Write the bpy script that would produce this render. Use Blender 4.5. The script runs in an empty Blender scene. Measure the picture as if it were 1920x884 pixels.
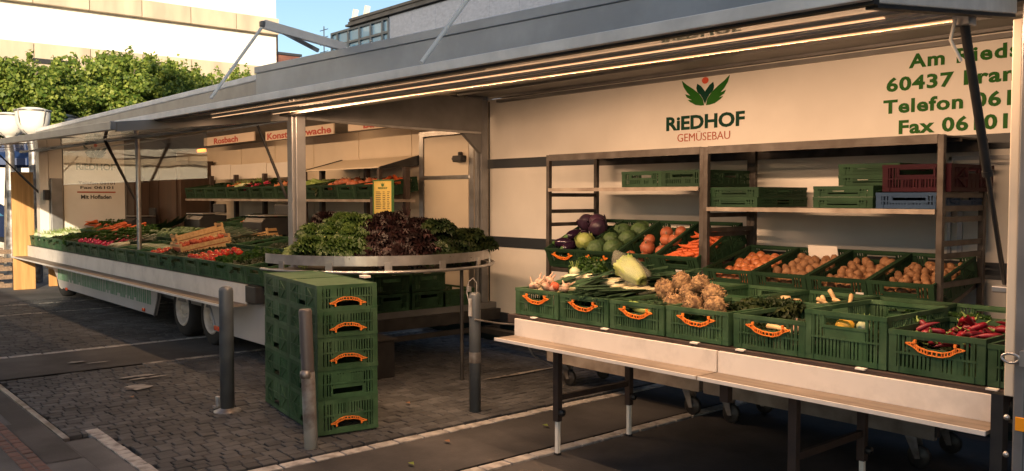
import bpy, bmesh, math, random
import numpy as np
from mathutils import Vector, Matrix, Euler, noise
R = math.radians
S = bpy.context.scene
COL = S.collection
rnd = random.Random(7)

# ------------------------------------------------------------------ camera
FPX, CAMH = 1641.0, 1.6
PITCH = math.atan(72 / FPX); YAW = math.atan(1410 / FPX)
fw = Vector((-math.cos(YAW) * math.cos(PITCH), math.sin(YAW) * math.cos(PITCH), -math.sin(PITCH)))
cr = fw.cross(Vector((0, 0, 1))).normalized(); cu = cr.cross(fw)
cam = bpy.data.cameras.new('camera'); camo = bpy.data.objects.new('camera', cam); COL.objects.link(camo)
cam.sensor_width = 36; cam.lens = 36 * FPX / 1920; cam.clip_end = 2000; cam.clip_start = 0.05
camo.matrix_world = Matrix((cr, cu, -fw)).transposed().to_4x4(); camo.location = (0, 0, CAMH)
S.camera = camo
def on(px, py, ax, v):
    """point of the photograph's sight line (px,py) on the real plane axis=v (0 X, 1 Y, 2 Z)"""
    d = fw * FPX + cr * (px - 960) + cu * (442 - py)
    o = Vector((0, 0, CAMH)); return o + d * ((v - o[ax]) / d[ax])

# ------------------------------------------------------------------ world, sun, exposure
SUN = Vector((1.0, -0.5, 0.27)).normalized()
W = bpy.data.worlds.new('World'); S.world = W; W.use_nodes = True
nt = W.node_tree; bg = nt.nodes['Background']; sk = nt.nodes.new('ShaderNodeTexSky')
sk.sky_type = 'NISHITA'; sk.sun_disc = False
sk.sun_elevation = math.asin(SUN.z); sk.sun_rotation = math.atan2(SUN.x, SUN.y)
sk.air_density = 1.0; sk.dust_density = 1.3; sk.ozone_density = 2.0
nt.links.new(sk.outputs[0], bg.inputs[0]); bg.inputs[1].default_value = 0.14
sl = bpy.data.lights.new('sun', 'SUN'); sl.energy = 5.0; sl.angle = R(0.5); sl.color = (1, .83, .60)
so = bpy.data.objects.new('sun', sl); COL.objects.link(so); so.rotation_euler = SUN.to_track_quat('Z', 'Y').to_euler()
S.view_settings.view_transform = 'Standard'; S.view_settings.look = 'None'
S.view_settings.exposure = 0.50; S.view_settings.gamma = 1
S.cycles.max_bounces = 8; S.cycles.transparent_max_bounces = 16

# ------------------------------------------------------------------ materials
M = {}
def mat(name, col, rough=.6, metal=0, col2=None, scale=6, detail=5, bump=0, bscale=None, stretch=None, spec=.5, lo=.35, hi=.65, sub=0, rv=0):
    m = bpy.data.materials.new(name); m.use_nodes = True; n = m.node_tree.nodes; l = m.node_tree.links
    b = n['Principled BSDF']; b.inputs['Roughness'].default_value = rough; b.inputs['Metallic'].default_value = metal
    b.inputs['Specular IOR Level'].default_value = spec
    b.inputs['Base Color'].default_value = (*col, 1)
    tc = n.new('ShaderNodeTexCoord'); mp = n.new('ShaderNodeMapping'); l.new(tc.outputs['Object'], mp.inputs[0])
    if stretch: mp.inputs['Scale'].default_value = stretch
    if col2:
        nz = n.new('ShaderNodeTexNoise'); nz.inputs['Scale'].default_value = scale; nz.inputs['Detail'].default_value = detail
        l.new(mp.outputs[0], nz.inputs['Vector'])
        oi = n.new('ShaderNodeObjectInfo'); ad = n.new('ShaderNodeVectorMath'); ad.operation = 'ADD'
        l.new(mp.outputs[0], ad.inputs[0]); sc = n.new('ShaderNodeMath'); sc.operation = 'MULTIPLY'; sc.inputs[1].default_value = 37
        l.new(oi.outputs['Random'], sc.inputs[0]); l.new(sc.outputs[0], ad.inputs[1]); l.new(ad.outputs[0], nz.inputs['Vector'])
        r = n.new('ShaderNodeValToRGB'); r.color_ramp.elements[0].position = lo; r.color_ramp.elements[1].position = hi
        r.color_ramp.elements[0].color = (*col, 1); r.color_ramp.elements[1].color = (*col2, 1)
        l.new(nz.outputs['Fac'], r.inputs[0]); l.new(r.outputs[0], b.inputs['Base Color'])
    if bump:
        n2 = n.new('ShaderNodeTexNoise'); n2.inputs['Scale'].default_value = bscale or scale * 4; n2.inputs['Detail'].default_value = 4
        l.new(mp.outputs[0], n2.inputs['Vector'])
        bp = n.new('ShaderNodeBump'); bp.inputs['Strength'].default_value = min(1, bump * 10); bp.inputs['Distance'].default_value = bump * .1
        l.new(n2.outputs['Fac'], bp.inputs['Height']); l.new(bp.outputs[0], b.inputs['Normal'])
    if rv:   # each object a little lighter or darker, as faded plastic is
        oi = n.new('ShaderNodeObjectInfo'); mr = n.new('ShaderNodeMapRange'); mr.inputs[3].default_value = 1 - rv; mr.inputs[4].default_value = 1 + rv
        hs = n.new('ShaderNodeHueSaturation'); l.new(oi.outputs['Random'], mr.inputs[0]); l.new(mr.outputs[0], hs.inputs['Value'])
        src = b.inputs['Base Color'].links[0].from_socket; l.new(src, hs.inputs['Color']); l.new(hs.outputs[0], b.inputs['Base Color'])
    if sub:
        b.inputs['Subsurface Weight'].default_value = sub; b.inputs['Subsurface Radius'].default_value = (.01, .005, .003)
    M[name] = m; return m
def emis(name, col, s):
    m = mat(name, col, .5); b = m.node_tree.nodes['Principled BSDF']
    b.inputs['Emission Color'].default_value = (*col, 1); b.inputs['Emission Strength'].default_value = s; return m
mat('asphalt', (.085, .084, .083), .85, col2=(.13, .127, .124), scale=2.2, bump=.05, bscale=70)
mat('asphalt_dark', (.034, .032, .032), .85, col2=(.062, .058, .056), scale=1.7, bump=.05, bscale=60)
mat('sett', (.042, .043, .045), .8, col2=(.076, .076, .077), scale=5, bump=.06, bscale=45, lo=.3, hi=.7)
M['sett'].node_tree.nodes['Principled BSDF']
def island_tint(m, k):
    n = M[m].node_tree.nodes; l = M[m].node_tree.links; b = n['Principled BSDF']; src = b.inputs['Base Color'].links[0].from_socket
    g = n.new('ShaderNodeNewGeometry'); mr = n.new('ShaderNodeMapRange'); mr.inputs[3].default_value = 1 - k; mr.inputs[4].default_value = 1 + k
    oi = n.new('ShaderNodeObjectInfo'); ad = n.new('ShaderNodeMath'); fr = n.new('ShaderNodeMath'); fr.operation = 'FRACT'
    l.new(g.outputs['Random Per Island'], ad.inputs[0]); l.new(oi.outputs['Random'], ad.inputs[1]); l.new(ad.outputs[0], fr.inputs[0]); l.new(fr.outputs[0], mr.inputs[0])
    hs = n.new('ShaderNodeHueSaturation'); l.new(mr.outputs[0], hs.inputs['Value']); l.new(src, hs.inputs['Color']); l.new(hs.outputs[0], b.inputs['Base Color'])
island_tint('sett', .30)
def stain(m, sc, lo, hi, k0=.42, k1=.60):
    n = M[m].node_tree.nodes; l = M[m].node_tree.links; b = n['Principled BSDF']; src = b.inputs['Base Color'].links[0].from_socket
    tc = n.new('ShaderNodeTexCoord'); nz = n.new('ShaderNodeTexNoise'); nz.inputs['Scale'].default_value = sc; nz.inputs['Detail'].default_value = 6; nz.inputs['Roughness'].default_value = .62
    l.new(tc.outputs['Object'], nz.inputs['Vector']); mr = n.new('ShaderNodeMapRange'); mr.inputs[1].default_value = k0; mr.inputs[2].default_value = k1; mr.inputs[3].default_value = lo; mr.inputs[4].default_value = hi
    l.new(nz.outputs['Fac'], mr.inputs[0]); hs = n.new('ShaderNodeHueSaturation'); l.new(mr.outputs[0], hs.inputs['Value']); l.new(src, hs.inputs['Color']); l.new(hs.outputs[0], b.inputs['Base Color'])
stain('sett', 1.1, .80, 1.30); stain('asphalt', .9, .75, 1.1); stain('asphalt_dark', 1.3, .75, 1.3)
mat('joint', (.022, .021, .021), .95, col2=(.042, .040, .038), scale=30)
mat('redsett', (.17, .085, .065), .8, col2=(.11, .07, .06), scale=9, bump=.04, bscale=60)
mat('lineblock', (.42, .40, .37), .8, col2=(.17, .155, .14), scale=14, bump=.04, bscale=60, lo=.42, hi=.72)
mat('linepaint', (.30, .28, .25), .85, col2=(.10, .09, .085), scale=9, lo=.45, hi=.62)
mat('panel_white', (.78, .74, .68), .38, col2=(.70, .66, .60), scale=1.5)
mat('panel_cream', (.74, .64, .50), .45, col2=(.68, .58, .45), scale=2)
mat('awning_under', (.84, .78, .70), .035, col2=(.76, .70, .63), scale=1.2)
M['awning_under'].node_tree.nodes['Principled BSDF'].inputs['IOR'].default_value = 4.0
mat('awning_edge', (.86, .80, .73), .45, col2=(.76, .70, .64), scale=3, stretch=(.3, 4, 4))
mat('blue_grey', (.29, .30, .31), .35, metal=.05, col2=(.37, .375, .38), scale=1.6, stretch=(.4, 1, 2.4), lo=.3, hi=.75)
mat('grey_metal', (.26, .26, .265), .38, metal=.5, col2=(.19, .19, .195), scale=5)
mat('frame_grey', (.20, .195, .19), .5, metal=.2, col2=(.15, .145, .14), scale=4)
mat('alu', (.5, .49, .48), .32, metal=.8, col2=(.36, .35, .34), scale=8)
mat('galv', (.40, .39, .38), .45, metal=.6, col2=(.16, .14, .125), scale=7, lo=.35, hi=.6)
mat('galv_old', (.52, .52, .50), .5, metal=.2, col2=(.20, .16, .14), scale=5, lo=.45, hi=.60, bump=.03)
mat('rack_steel', (.085, .075, .068), .5, metal=.4, col2=(.042, .033, .027), scale=9)
mat('rack_shelf', (.36, .31, .26), .55, metal=.2, col2=(.20, .16, .13), scale=6)
mat('black', (.012, .012, .013), .5, col2=(.022, .021, .021), scale=12)
mat('worn_paint', (.10, .085, .08), .45, metal=.1, col2=(.30, .28, .27), scale=4, lo=.52, hi=.68, stretch=(1, 1, .4))
mat('dark_metal', (.035, .033, .032), .45, metal=.3, col2=(.06, .055, .05), scale=8)
mat('bollard_paint', (.095, .108, .118), .42, col2=(.065, .072, .08), scale=6, bump=.02)
mat('brown_steel', (.055, .034, .026), .5, col2=(.035, .024, .02), scale=9)
mat('stripe_dark', (.022, .028, .036), .5)
mat('dark_teal', (.008, .030, .030), .8, col2=(.005, .018, .018), scale=3)
mat('skirt_grey', (.50, .48, .46), .4, metal=.05, col2=(.42, .405, .39), scale=1.3)
mat('tyre', (.014, .014, .014), .85, bump=.03, bscale=60)
mat('rim', (.66, .61, .54), .45, metal=.05, col2=(.48, .43, .37), scale=9)
mat('shelf_wood', (.27, .22, .175), .7, col2=(.18, .145, .115), scale=7, stretch=(.25, 5, 5))
mat('white_strip', (.80, .74, .67), .42, col2=(.72, .66, .59), scale=3)
mat('crate_green', (.030, .078, .033), .5, col2=(.062, .118, .058), scale=7, bump=.01, bscale=30, spec=.25, rv=.18)
mat('crate_green_dull', (.045, .105, .048), .6, col2=(.028, .072, .033), scale=4, spec=.2, rv=.22)
mat('crate_olive', (.022, .056, .028), .6, col2=(.015, .038, .02), scale=4, spec=.12, rv=.15)
mat('crate_green_shaded', (.014, .036, .018), .6, col2=(.022, .05, .026), scale=4, spec=.12, rv=.2)  # darker copy of the green crates, shade on the racks put into its colour
mat('crate_red', (.030, .003, .009), .6, col2=(.022, .002, .007), scale=4, spec=.12)
mat('crate_blue', (.030, .062, .125), .6, col2=(.022, .046, .10), scale=4, spec=.12)
mat('orange', (.92, .27, .04), .5, col2=(.80, .21, .03), scale=20)
mat('orange_reflector', (.95, .36, .02), .2)
mat('red_reflector', (.8, .10, .03), .25)
mat('print_green', (.020, .115, .012), .5, spec=.12)
mat('print_dark', (.004, .042, .024), .5, spec=.12)
mat('print_red', (.40, .085, .04), .5, spec=.15)
mat('print_ball', (.62, .09, .04), .45)
mat('print_black', (.03, .03, .025), .5)
mat('sign_red', (.50, .05, .025), .5)
mat('sign_board', (.74, .62, .50), .5)
mat('price_yellow', (.62, .46, .12), .5, col2=(.52, .38, .1), scale=5)
mat('price_green', (.05, .13, .04), .5)
mat('green_letters', (.07, .24, .12), .5, col2=(.16, .30, .19), scale=11, lo=.4, hi=.6)
mat('wood_new', (.62, .34, .12), .6, col2=(.46, .23, .075), scale=4, stretch=(5, 5, .35), bump=.02, bscale=20)
mat('wood_crate', (.66, .42, .20), .65, col2=(.50, .29, .12), scale=6, stretch=(1, 6, 6))
mat('wood_old', (.30, .20, .13), .75, col2=(.18, .12, .08), scale=6, stretch=(.5, 6, 6))
mat('brown_cabinet', (.060, .034, .022), .45, col2=(.04, .024, .016), scale=3, stretch=(4, 4, .4))
mat('clear_scale', (.25, .24, .23), .25, metal=.4)
mat('house_plaster', (.24, .20, .16), .8, col2=(.18, .15, .12), scale=1)
mat('concrete_beige', (.56, .46, .33), .8, col2=(.42, .34, .25), scale=1.2, stretch=(1, 1, .25), bump=.03)
mat('facade_white', (.82, .78, .70), .7, col2=(.74, .70, .62), scale=.8)
mat('facade_dark', (.03, .035, .04), .25)
mat('slate', (.13, .16, .23), .4, col2=(.20, .24, .34), scale=6, stretch=(1, 1, 2), lo=.3, hi=.8)
mat('mullion', (.018, .035, .060), .4)
mat('roof_dark', (.022, .024, .03), .6, col2=(.04, .042, .05), scale=2)
mat('win_sky', (.06, .17, .30), .06, spec=1.0)
mat('brick_red', (.22, .09, .06), .8, col2=(.15, .06, .045), scale=3)
mat('lamp_glass', (.85, .80, .72), .25, spec=.6)
mat('blue_paint', (.012, .022, .06), .25, col2=(.018, .03, .08), scale=2)
mat('blue_tarp', (.012, .03, .10), .55, col2=(.02, .05, .15), scale=4)
mat('bark', (.16, .13, .10), .9, col2=(.26, .22, .17), scale=5, bump=.08)
# produce
mat('potato', (.28, .14, .062), .75, col2=(.19, .088, .038), scale=30, bump=.02, bscale=60)
mat('onion', (.55, .20, .07), .4, col2=(.38, .11, .045), scale=14, stretch=(3, 3, .4))
mat('pumpkin', (.44, .125, .05), .55, col2=(.28, .075, .035), scale=9)
mat('carrot', (.60, .115, .025), .55, col2=(.44, .08, .02), scale=20, stretch=(1, 6, 1))
mat('celeriac', (.34, .21, .095), .85, col2=(.12, .065, .03), scale=30, bump=.15, bscale=45, lo=.4, hi=.6)
mat('root_hair', (.42, .27, .13), .85, col2=(.20, .11, .055), scale=30)
mat('eggplant', (.020, .008, .022), .18)
mat('garlic', (.48, .36, .24), .6, col2=(.36, .18, .14), scale=16)
mat('redcabbage', (.055, .020, .042), .45, col2=(.03, .018, .036), scale=12)
mat('cabbage', (.30, .34, .10), .5, col2=(.17, .23, .06), scale=7, bump=.05, bscale=18)
mat('savoy', (.035, .075, .026), .6, col2=(.075, .13, .042), scale=12, bump=.12, bscale=30)
mat('leek_green', (.018, .045, .024), .5, col2=(.035, .08, .035), scale=8, stretch=(6, .5, 6))
mat('leek_white', (.68, .60, .42), .45, col2=(.58, .52, .30), scale=8)
mat('pale_green', (.30, .38, .10), .5, col2=(.18, .28, .06), scale=9)
mat('herb', (.030, .085, .018), .55, col2=(.07, .16, .03), scale=14)
mat('parsnip', (.68, .48, .24), .65, col2=(.52, .33, .15), scale=18)
mat('pepper', (.27, .006, .02), .42, col2=(.15, .005, .014), scale=8)
mat('tomato', (.62, .045, .02), .2, col2=(.50, .03, .015), scale=8)
mat('radish', (.60, .02, .09), .3, col2=(.42, .012, .06), scale=20)
mat('cucumber', (.02, .06, .015), .35, col2=(.04, .1, .025), scale=12)
mat('kohlrabi', (.58, .62, .40), .5, col2=(.42, .50, .26), scale=8)
mat('yellowveg', (.78, .42, .04), .35)
mat('lettuce_bright', (.13, .26, .045), .5, col2=(.065, .16, .03), scale=9)
mat('lettuce_pale', (.32, .42, .16), .5, col2=(.19, .31, .09), scale=9)
mat('lettuce_dark', (.030, .062, .022), .45, col2=(.055, .040, .025), scale=9)
mat('lettuce_red', (.035, .014, .018), .4, col2=(.06, .022, .022), scale=9)
for k in ('lettuce_bright', 'lettuce_pale', 'herb'):
    M[k].node_tree.nodes['Principled BSDF'].inputs['Subsurface Weight'].default_value = 0
emis('led', (1.0, .60, .32), .85)
emis('green_led', (.0, .9, .45), 4.0)
emis('reflection_glow', (1.0, .22, .03), 3.5)  # glow colour for the light reflected in the glazing
# glass of the display front: clear sheet with a mirror reflection and a film of dust
def glass_mat():
    m = bpy.data.materials.new('glass'); m.use_nodes = True; n = m.node_tree.nodes; l = m.node_tree.links
    out = n['Material Output']; n.remove(n['Principled BSDF'])
    tr = n.new('ShaderNodeBsdfTransparent'); tr.inputs[0].default_value = (.9, .89, .86, 1)
    gl = n.new('ShaderNodeBsdfGlossy'); gl.inputs['Roughness'].default_value = .015; gl.inputs[0].default_value = (.95, .92, .86, 1)
    df = n.new('ShaderNodeBsdfDiffuse'); df.inputs[0].default_value = (.5, .46, .42, 1)
    fr = n.new('ShaderNodeValue'); fr.outputs[0].default_value = .12
    a = n.new('ShaderNodeMixShader'); a.inputs[0].default_value = .05
    l.new(tr.outputs[0], a.inputs[1]); l.new(df.outputs[0], a.inputs[2])
    b = n.new('ShaderNodeMixShader'); l.new(fr.outputs[0], b.inputs[0]); l.new(a.outputs[0], b.inputs[1]); l.new(gl.outputs[0], b.inputs[2])
    nz = n.new('ShaderNodeTexNoise'); nz.inputs['Scale'].default_value = 1.2
    tc = n.new('ShaderNodeTexCoord'); l.new(tc.outputs['Object'], nz.inputs['Vector'])
    bp = n.new('ShaderNodeBump'); bp.inputs['Strength'].default_value = .05; bp.inputs['Distance'].default_value = .05
    l.new(nz.outputs['Fac'], bp.inputs['Height']); l.new(bp.outputs[0], gl.inputs['Normal'])
    l.new(b.outputs[0], out.inputs[0]); M['glass'] = m
glass_mat()
def film_mat():
    m = bpy.data.materials.new('film'); m.use_nodes = True; n = m.node_tree.nodes; l = m.node_tree.links
    b = n['Principled BSDF']; b.inputs['Base Color'].default_value = (.75, .72, .6, 1); b.inputs['Roughness'].default_value = .18
    tr = n.new('ShaderNodeBsdfTransparent'); x = n.new('ShaderNodeMixShader'); x.inputs[0].default_value = .16
    l.new(tr.outputs[0], x.inputs[1]); l.new(b.outputs[0], x.inputs[2]); l.new(x.outputs[0], n['Material Output'].inputs[0]); M['film'] = m
film_mat()
stain('white_strip', 5, .90, 1.02, .36, .5); stain('shelf_wood', 3, .8, 1.05); stain('crate_green', 9, .80, 1.12); stain('crate_green_dull', 8, .80, 1.15); stain('blue_grey', 2.5, .88, 1.04); stain('panel_white', 1.3, .95, 1.01); stain('awning_edge', 4, .86, 1.03)
def leaf_mat(name, c1, c2, c3):
    m = bpy.data.materials.new(name); m.use_nodes = True; n = m.node_tree.nodes; l = m.node_tree.links
    b = n['Principled BSDF']; b.inputs['Roughness'].default_value = .5
    g = n.new('ShaderNodeNewGeometry'); r = n.new('ShaderNodeValToRGB')
    l.new(g.outputs['Random Per Island'], r.inputs[0])
    e = r.color_ramp.elements; e[0].color = (*c1, 1); e[1].color = (*c2, 1); x = e.new(.55); x.color = (*c3, 1)
    l.new(r.outputs[0], b.inputs['Base Color'])
    t = n.new('ShaderNodeBsdfTranslucent'); l.new(r.outputs[0], t.inputs[0])
    mx = n.new('ShaderNodeMixShader'); mx.inputs[0].default_value = .45
    l.new(b.outputs[0], mx.inputs[1]); l.new(t.outputs[0], mx.inputs[2]); l.new(mx.outputs[0], n['Material Output'].inputs[0])
    M[name] = m
leaf_mat('leaf', (.08, .15, .02), (.44, .49, .10), (.22, .30, .05))
leaf_mat('leaf_lettuce', (.024, .058, .012), (.085, .135, .030), (.042, .085, .017))
leaf_mat('leaf_pale', (.10, .16, .05), (.22, .28, .11), (.15, .21, .07))
leaf_mat('leaf_darkgreen', (.013, .030, .010), (.05, .068, .022), (.024, .042, .014))
leaf_mat('leaf_redbrown', (.014, .007, .008), (.048, .019, .02), (.023, .011, .011))
leaf_mat('leaf_herb', (.025, .075, .015), (.09, .18, .03), (.045, .11, .02))

# ------------------------------------------------------------------ mesh helpers
class MB:
    def __init__(s): s.v = []; s.f = []; s.m = []; s.sm = []
    def add(s, vs, fs, mi=0, smooth=False):
        o = len(s.v); s.v += [tuple(v) for v in vs]
        for f in fs: s.f.append(tuple(i + o for i in f)); s.m.append(mi); s.sm.append(smooth)
    def box(s, a, b, mi=0, T=None):
        x0, x1 = sorted((a[0], b[0])); y0, y1 = sorted((a[1], b[1])); z0, z1 = sorted((a[2], b[2]))
        vs = [(x, y, z) for z in (z0, z1) for y in (y0, y1) for x in (x0, x1)]
        if T is not None: vs = [T @ Vector(v) for v in vs]
        s.add(vs, [(0, 2, 3, 1), (4, 5, 7, 6), (0, 1, 5, 4), (2, 6, 7, 3), (0, 4, 6, 2), (1, 3, 7, 5)], mi); return s
    def bar(s, p, q, w, h=None, mi=0, up=(0, 0, 1)):
        p = Vector(p); q = Vector(q); d = q - p; L = d.length
        if L < 1e-6: return s
        d /= L; u = Vector(up)
        if abs(d.dot(u)) > .98: u = Vector((0, 1, 0))
        sx = d.cross(u).normalized(); uz = sx.cross(d); h = h or w
        vs = [c + sx * (a * w / 2) + uz * (b * h / 2) for c in (p, q) for a, b in ((-1, -1), (1, -1), (1, 1), (-1, 1))]
        s.add(vs, [(0, 1, 2, 3), (7, 6, 5, 4), (0, 4, 5, 1), (1, 5, 6, 2), (2, 6, 7, 3), (3, 7, 4, 0)], mi); return s
    def tube(s, pts, r, n=8, mi=0, cap=True):
        pts = [Vector(p) for p in pts]; rs = r if isinstance(r, (list, tuple)) else [r] * len(pts); vs = []
        pu = None
        for i, p in enumerate(pts):
            d = (pts[min(i + 1, len(pts) - 1)] - pts[max(i - 1, 0)]).normalized()
            u = pu if pu is not None else (Vector((0, 0, 1)) if abs(d.z) < .9 else Vector((1, 0, 0)))
            sx = d.cross(u).normalized(); u = sx.cross(d).normalized(); pu = u
            for k in range(n):
                a = 2 * math.pi * k / n; vs.append(p + (sx * math.cos(a) + u * math.sin(a)) * rs[i])
        fs = [(i * n + k, i * n + (k + 1) % n, (i + 1) * n + (k + 1) % n, (i + 1) * n + k) for i in range(len(pts) - 1) for k in range(n)]
        s.add(vs, fs, mi, True)
        if cap: s.add(vs[:n], [tuple(range(n))[::-1]], mi); s.add(vs[-n:], [tuple(range(n))], mi)
        return s
    def lathe(s, prof, n=16, mi=0, T=None, smooth=True, dist=None):
        vs = []
        for j, (r, z) in enumerate(prof):
            for k in range(n):
                a = 2 * math.pi * k / n; v = Vector((r * math.cos(a), r * math.sin(a), z))
                if dist: v = dist(v)
                vs.append(T @ v if T is not None else v)
        s.add(vs, [(j * n + k, j * n + (k + 1) % n, (j + 1) * n + (k + 1) % n, (j + 1) * n + k) for j in range(len(prof) - 1) for k in range(n)], mi, smooth); return s
    def prism(s, poly, ax, a, b, mi=0):
        def mk(u, v, w): return (w, u, v) if ax == 0 else ((u, w, v) if ax == 1 else (u, v, w))
        n = len(poly); vs = [mk(u, v, a) for u, v in poly] + [mk(u, v, b) for u, v in poly]
        s.add(vs, [tuple(range(n)), tuple(range(2 * n - 1, n - 1, -1))] + [(i, i + n, (i + 1) % n + n, (i + 1) % n) for i in range(n)], mi); return s
    def mesh(s, name, *mats):
        me = bpy.data.meshes.new(name); me.from_pydata([tuple(v) for v in s.v], [], s.f)
        for m in mats: me.materials.append(M[m])
        me.polygons.foreach_set('material_index', s.m); me.polygons.foreach_set('use_smooth', s.sm)
        me.update(); return me
    def build(s, name, *mats, parent=None, **kw):
        return obj(name, s.mesh(name, *mats), parent, **kw)
def tag(o, label=None, cat=None, group=None, kind=None):
    if label: o['label'] = label
    if cat: o['category'] = cat
    if group: o['group'] = group
    if kind: o['kind'] = kind
    return o
def obj(name, me, parent=None, loc=None, rot=None, scale=None, label=None, cat=None, group=None, kind=None, bevel=0):
    o = bpy.data.objects.new(name, me); COL.objects.link(o)
    if parent is not None: o.parent = parent
    if loc is not None: o.location = loc
    if rot is not None: o.rotation_euler = rot
    if scale is not None: o.scale = scale if isinstance(scale, (tuple, list, Vector)) else (scale,) * 3
    if bevel:
        b = o.modifiers.new('bevel', 'BEVEL'); b.width = bevel; b.segments = 2; b.limit_method = 'ANGLE'
    return tag(o, label, cat, group, kind)
def empty(name, loc, label, cat, group=None, rz=0):
    o = bpy.data.objects.new(name, None); COL.objects.link(o); o.location = loc; o.rotation_euler = (0, 0, rz); o.empty_display_size = .1
    return tag(o, label, cat, group)
def P(parent, name, m, fn, bevel=0, **kw):
    """a part: fn(mb) fills the mesh in WORLD coordinates; parent's (unrotated) offset is taken out"""
    b = MB(); fn(b); o = b.build(name, *(m if isinstance(m, (list, tuple)) else (m,)), parent=parent, bevel=bevel, **kw)
    p = parent; off = Vector((0, 0, 0))
    while p is not None: off += Vector(p.location); p = p.parent
    o.location = -off; return o
def bx(a, b): return lambda mb: mb.box(a, b)
def text_mesh(body, bold=0.0, ext=.01, sp=1.0):
    c = bpy.data.curves.new('lettering', 'FONT'); c.body = body; c.offset = bold; c.extrude = ext; c.space_character = sp; c.resolution_u = 3
    o = bpy.data.objects.new('tmp', c); COL.objects.link(o); dg = bpy.context.evaluated_depsgraph_get(); dg.update()
    me = bpy.data.meshes.new_from_object(o.evaluated_get(dg)); bpy.data.objects.remove(o); bpy.data.curves.remove(c)
    me.name = 'lettering'; return me
def lettering(parent, body, m, a, b, z0, cap, plane, ax=1, bold=.02, name='lettering', sp=1.0, th=.0015, capch=None):
    """text filling the horizontal span a..b with capitals of height cap, standing on z0, on the plane axis=plane"""
    me = text_mesh(body, bold, .5, sp); n = len(me.vertices); co = np.empty(n * 3); me.vertices.foreach_get('co', co); co = co.reshape(-1, 3)
    x0, x1 = co[:, 0].min(), co[:, 0].max(); H = .729 + bold
    u = a + (co[:, 0] - x0) / (x1 - x0) * (b - a); v = z0 + co[:, 1] / H * cap; w = co[:, 2] * 2 * th / 2
    if ax == 1: out = np.stack([u, plane - th / 2 + w * 1.0, v], 1)      # faces -Y
    else: out = np.stack([plane + th / 2 + w, u, v], 1)                # faces +X
    off = Vector((0, 0, 0)); p = parent
    while p is not None: off += Vector(p.location); p = p.parent
    out = out - np.array(off)
    me.vertices.foreach_set('co', out.astype(np.float32).ravel()); me.materials.clear(); me.materials.append(M[m]); me.update()
    return obj(name, me, parent)
def emblem(parent, ox, oz, s, plane, ax=1, sx=1.0, mats=('print_green', 'print_dark', 'print_ball'), bid='emblem'):
    """the winged sprout mark: two feathered wings, two inner leaves, a ball. width about 1.0*s"""
    wingR = [(.02, .0), (.10, .0), (.22, .03), (.35, .12), (.40, .18), (.30, .155), (.42, .235), (.46, .32), (.34, .27), (.42, .36), (.50, .50), (.54, .66), (.42, .54), (.28, .43), (.14, .30), (.05, .15)]
    leafR = [(0, .03), (.045, .16), (.10, .26), (.18, .35), (.20, .44), (.18, .54), (.10, .48), (.03, .38), (0, .33)]
    def shape(pl, m, mirror, d):
        b = MB(); pl = [((-x if mirror else x) * sx, z) for x, z in pl]
        if ax == 0: poly = [(ox + x * s, oz + z * s) for x, z in pl]; b.prism(poly, 0, plane, plane + d)
        else: poly = [(ox + x * s, oz + z * s) for x, z in pl]; b.prism(poly, 1, plane - d, plane)
        o = b.build(bid, m, parent=parent); off = Vector((0, 0, 0)); p = parent
        while p is not None: off += Vector(p.location); p = p.parent
        o.location = -off
    for mir in (False, True):
        shape(wingR, mats[0], mir, .002); shape(leafR, mats[1], mir, .003)
    shape([(.075 * math.cos(t / 16 * 2 * math.pi), .60 + .08 * math.sin(t / 16 * 2 * math.pi)) for t in range(16)], mats[2], False, .002)
def copy_tree(o, parent=None):
    c = o.copy(); COL.objects.link(c)
    if parent is not None: c.parent = parent
    for ch in o.children: copy_tree(ch, c)
    return c

# ================================================================== GROUND
def sheet(name, x0, x1, y0, y1, z, m, n=1):
    b = MB(); b.add([(x0, y0, z), (x1, y0, z), (x1, y1, z), (x0, y1, z)], [(0, 1, 2, 3)])
    return b.build(name, m, kind='structure')
sheet('ground', -700, 500, -500, 700, -.030, 'joint')
sheet('pavement', -60, 40, -40, 1.47, 0, 'asphalt')
sheet('pavement', -6.2, 40, 1.474, 1.64, -.002, 'asphalt')
sheet('road', -9.83, -8.68, 1.52, 40, -.002, 'asphalt_dark')
sheet('road', -4.74, -4.06, 1.76, 40, -.002, 'asphalt_dark')
sheet('road', -3.92, 40, 1.76, 40, -.002, 'asphalt_dark')
sheet('road', -60, -15.2, 1.52, 60, -.002, 'asphalt')
sheet('road', -15.2, -4.8, 6.2, 60, -.004, 'asphalt_dark')
# setts: each stone a bevelled block with its own height and tilt
def sett_verts(cx, cy, w, l, zt, tx, ty):
    b = .005; vs = []
    for z, k in ((-.028, 0), (zt - .004, 0), (zt, b)):
        for sx, sy in ((-1, -1), (1, -1), (1, 1), (-1, 1)):
            x = sx * (w / 2 - k); y = sy * (l / 2 - k); vs.append((cx + x, cy + y, z + (x * tx + y * ty if z > -.02 else 0)))
    return vs
SF = [(0, 1, 5, 4), (1, 2, 6, 5), (2, 3, 7, 6), (3, 0, 4, 7), (4, 5, 9, 8), (5, 6, 10, 9), (6, 7, 11, 10), (7, 4, 8, 11), (8, 9, 10, 11)]
stones = []
def lay(x0, x1, y0, y1, w=.084, l=.105):
    nx = int((x1 - x0) / w); w = (x1 - x0) / nx
    for i in range(nx):
        y = y0 - rnd.random() * l
        while y < y1:
            ll = l * rnd.uniform(.78, 1.2); a = max(y, y0); e = min(y + ll, y1)
            if e - a > .04:
                stones.append((x0 + (i + .5) * w + rnd.uniform(-.004, .004), (a + e) / 2, w - rnd.uniform(.003, .009), e - a - rnd.uniform(.004, .011), rnd.uniform(-.003, .002), rnd.gauss(0, .022), rnd.gauss(0, .022)))
            y += ll
lay(-8.62, -4.90, 1.53, 6.2); lay(-15.2, -9.93, 1.53, 6.2, .10, .13)
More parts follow.
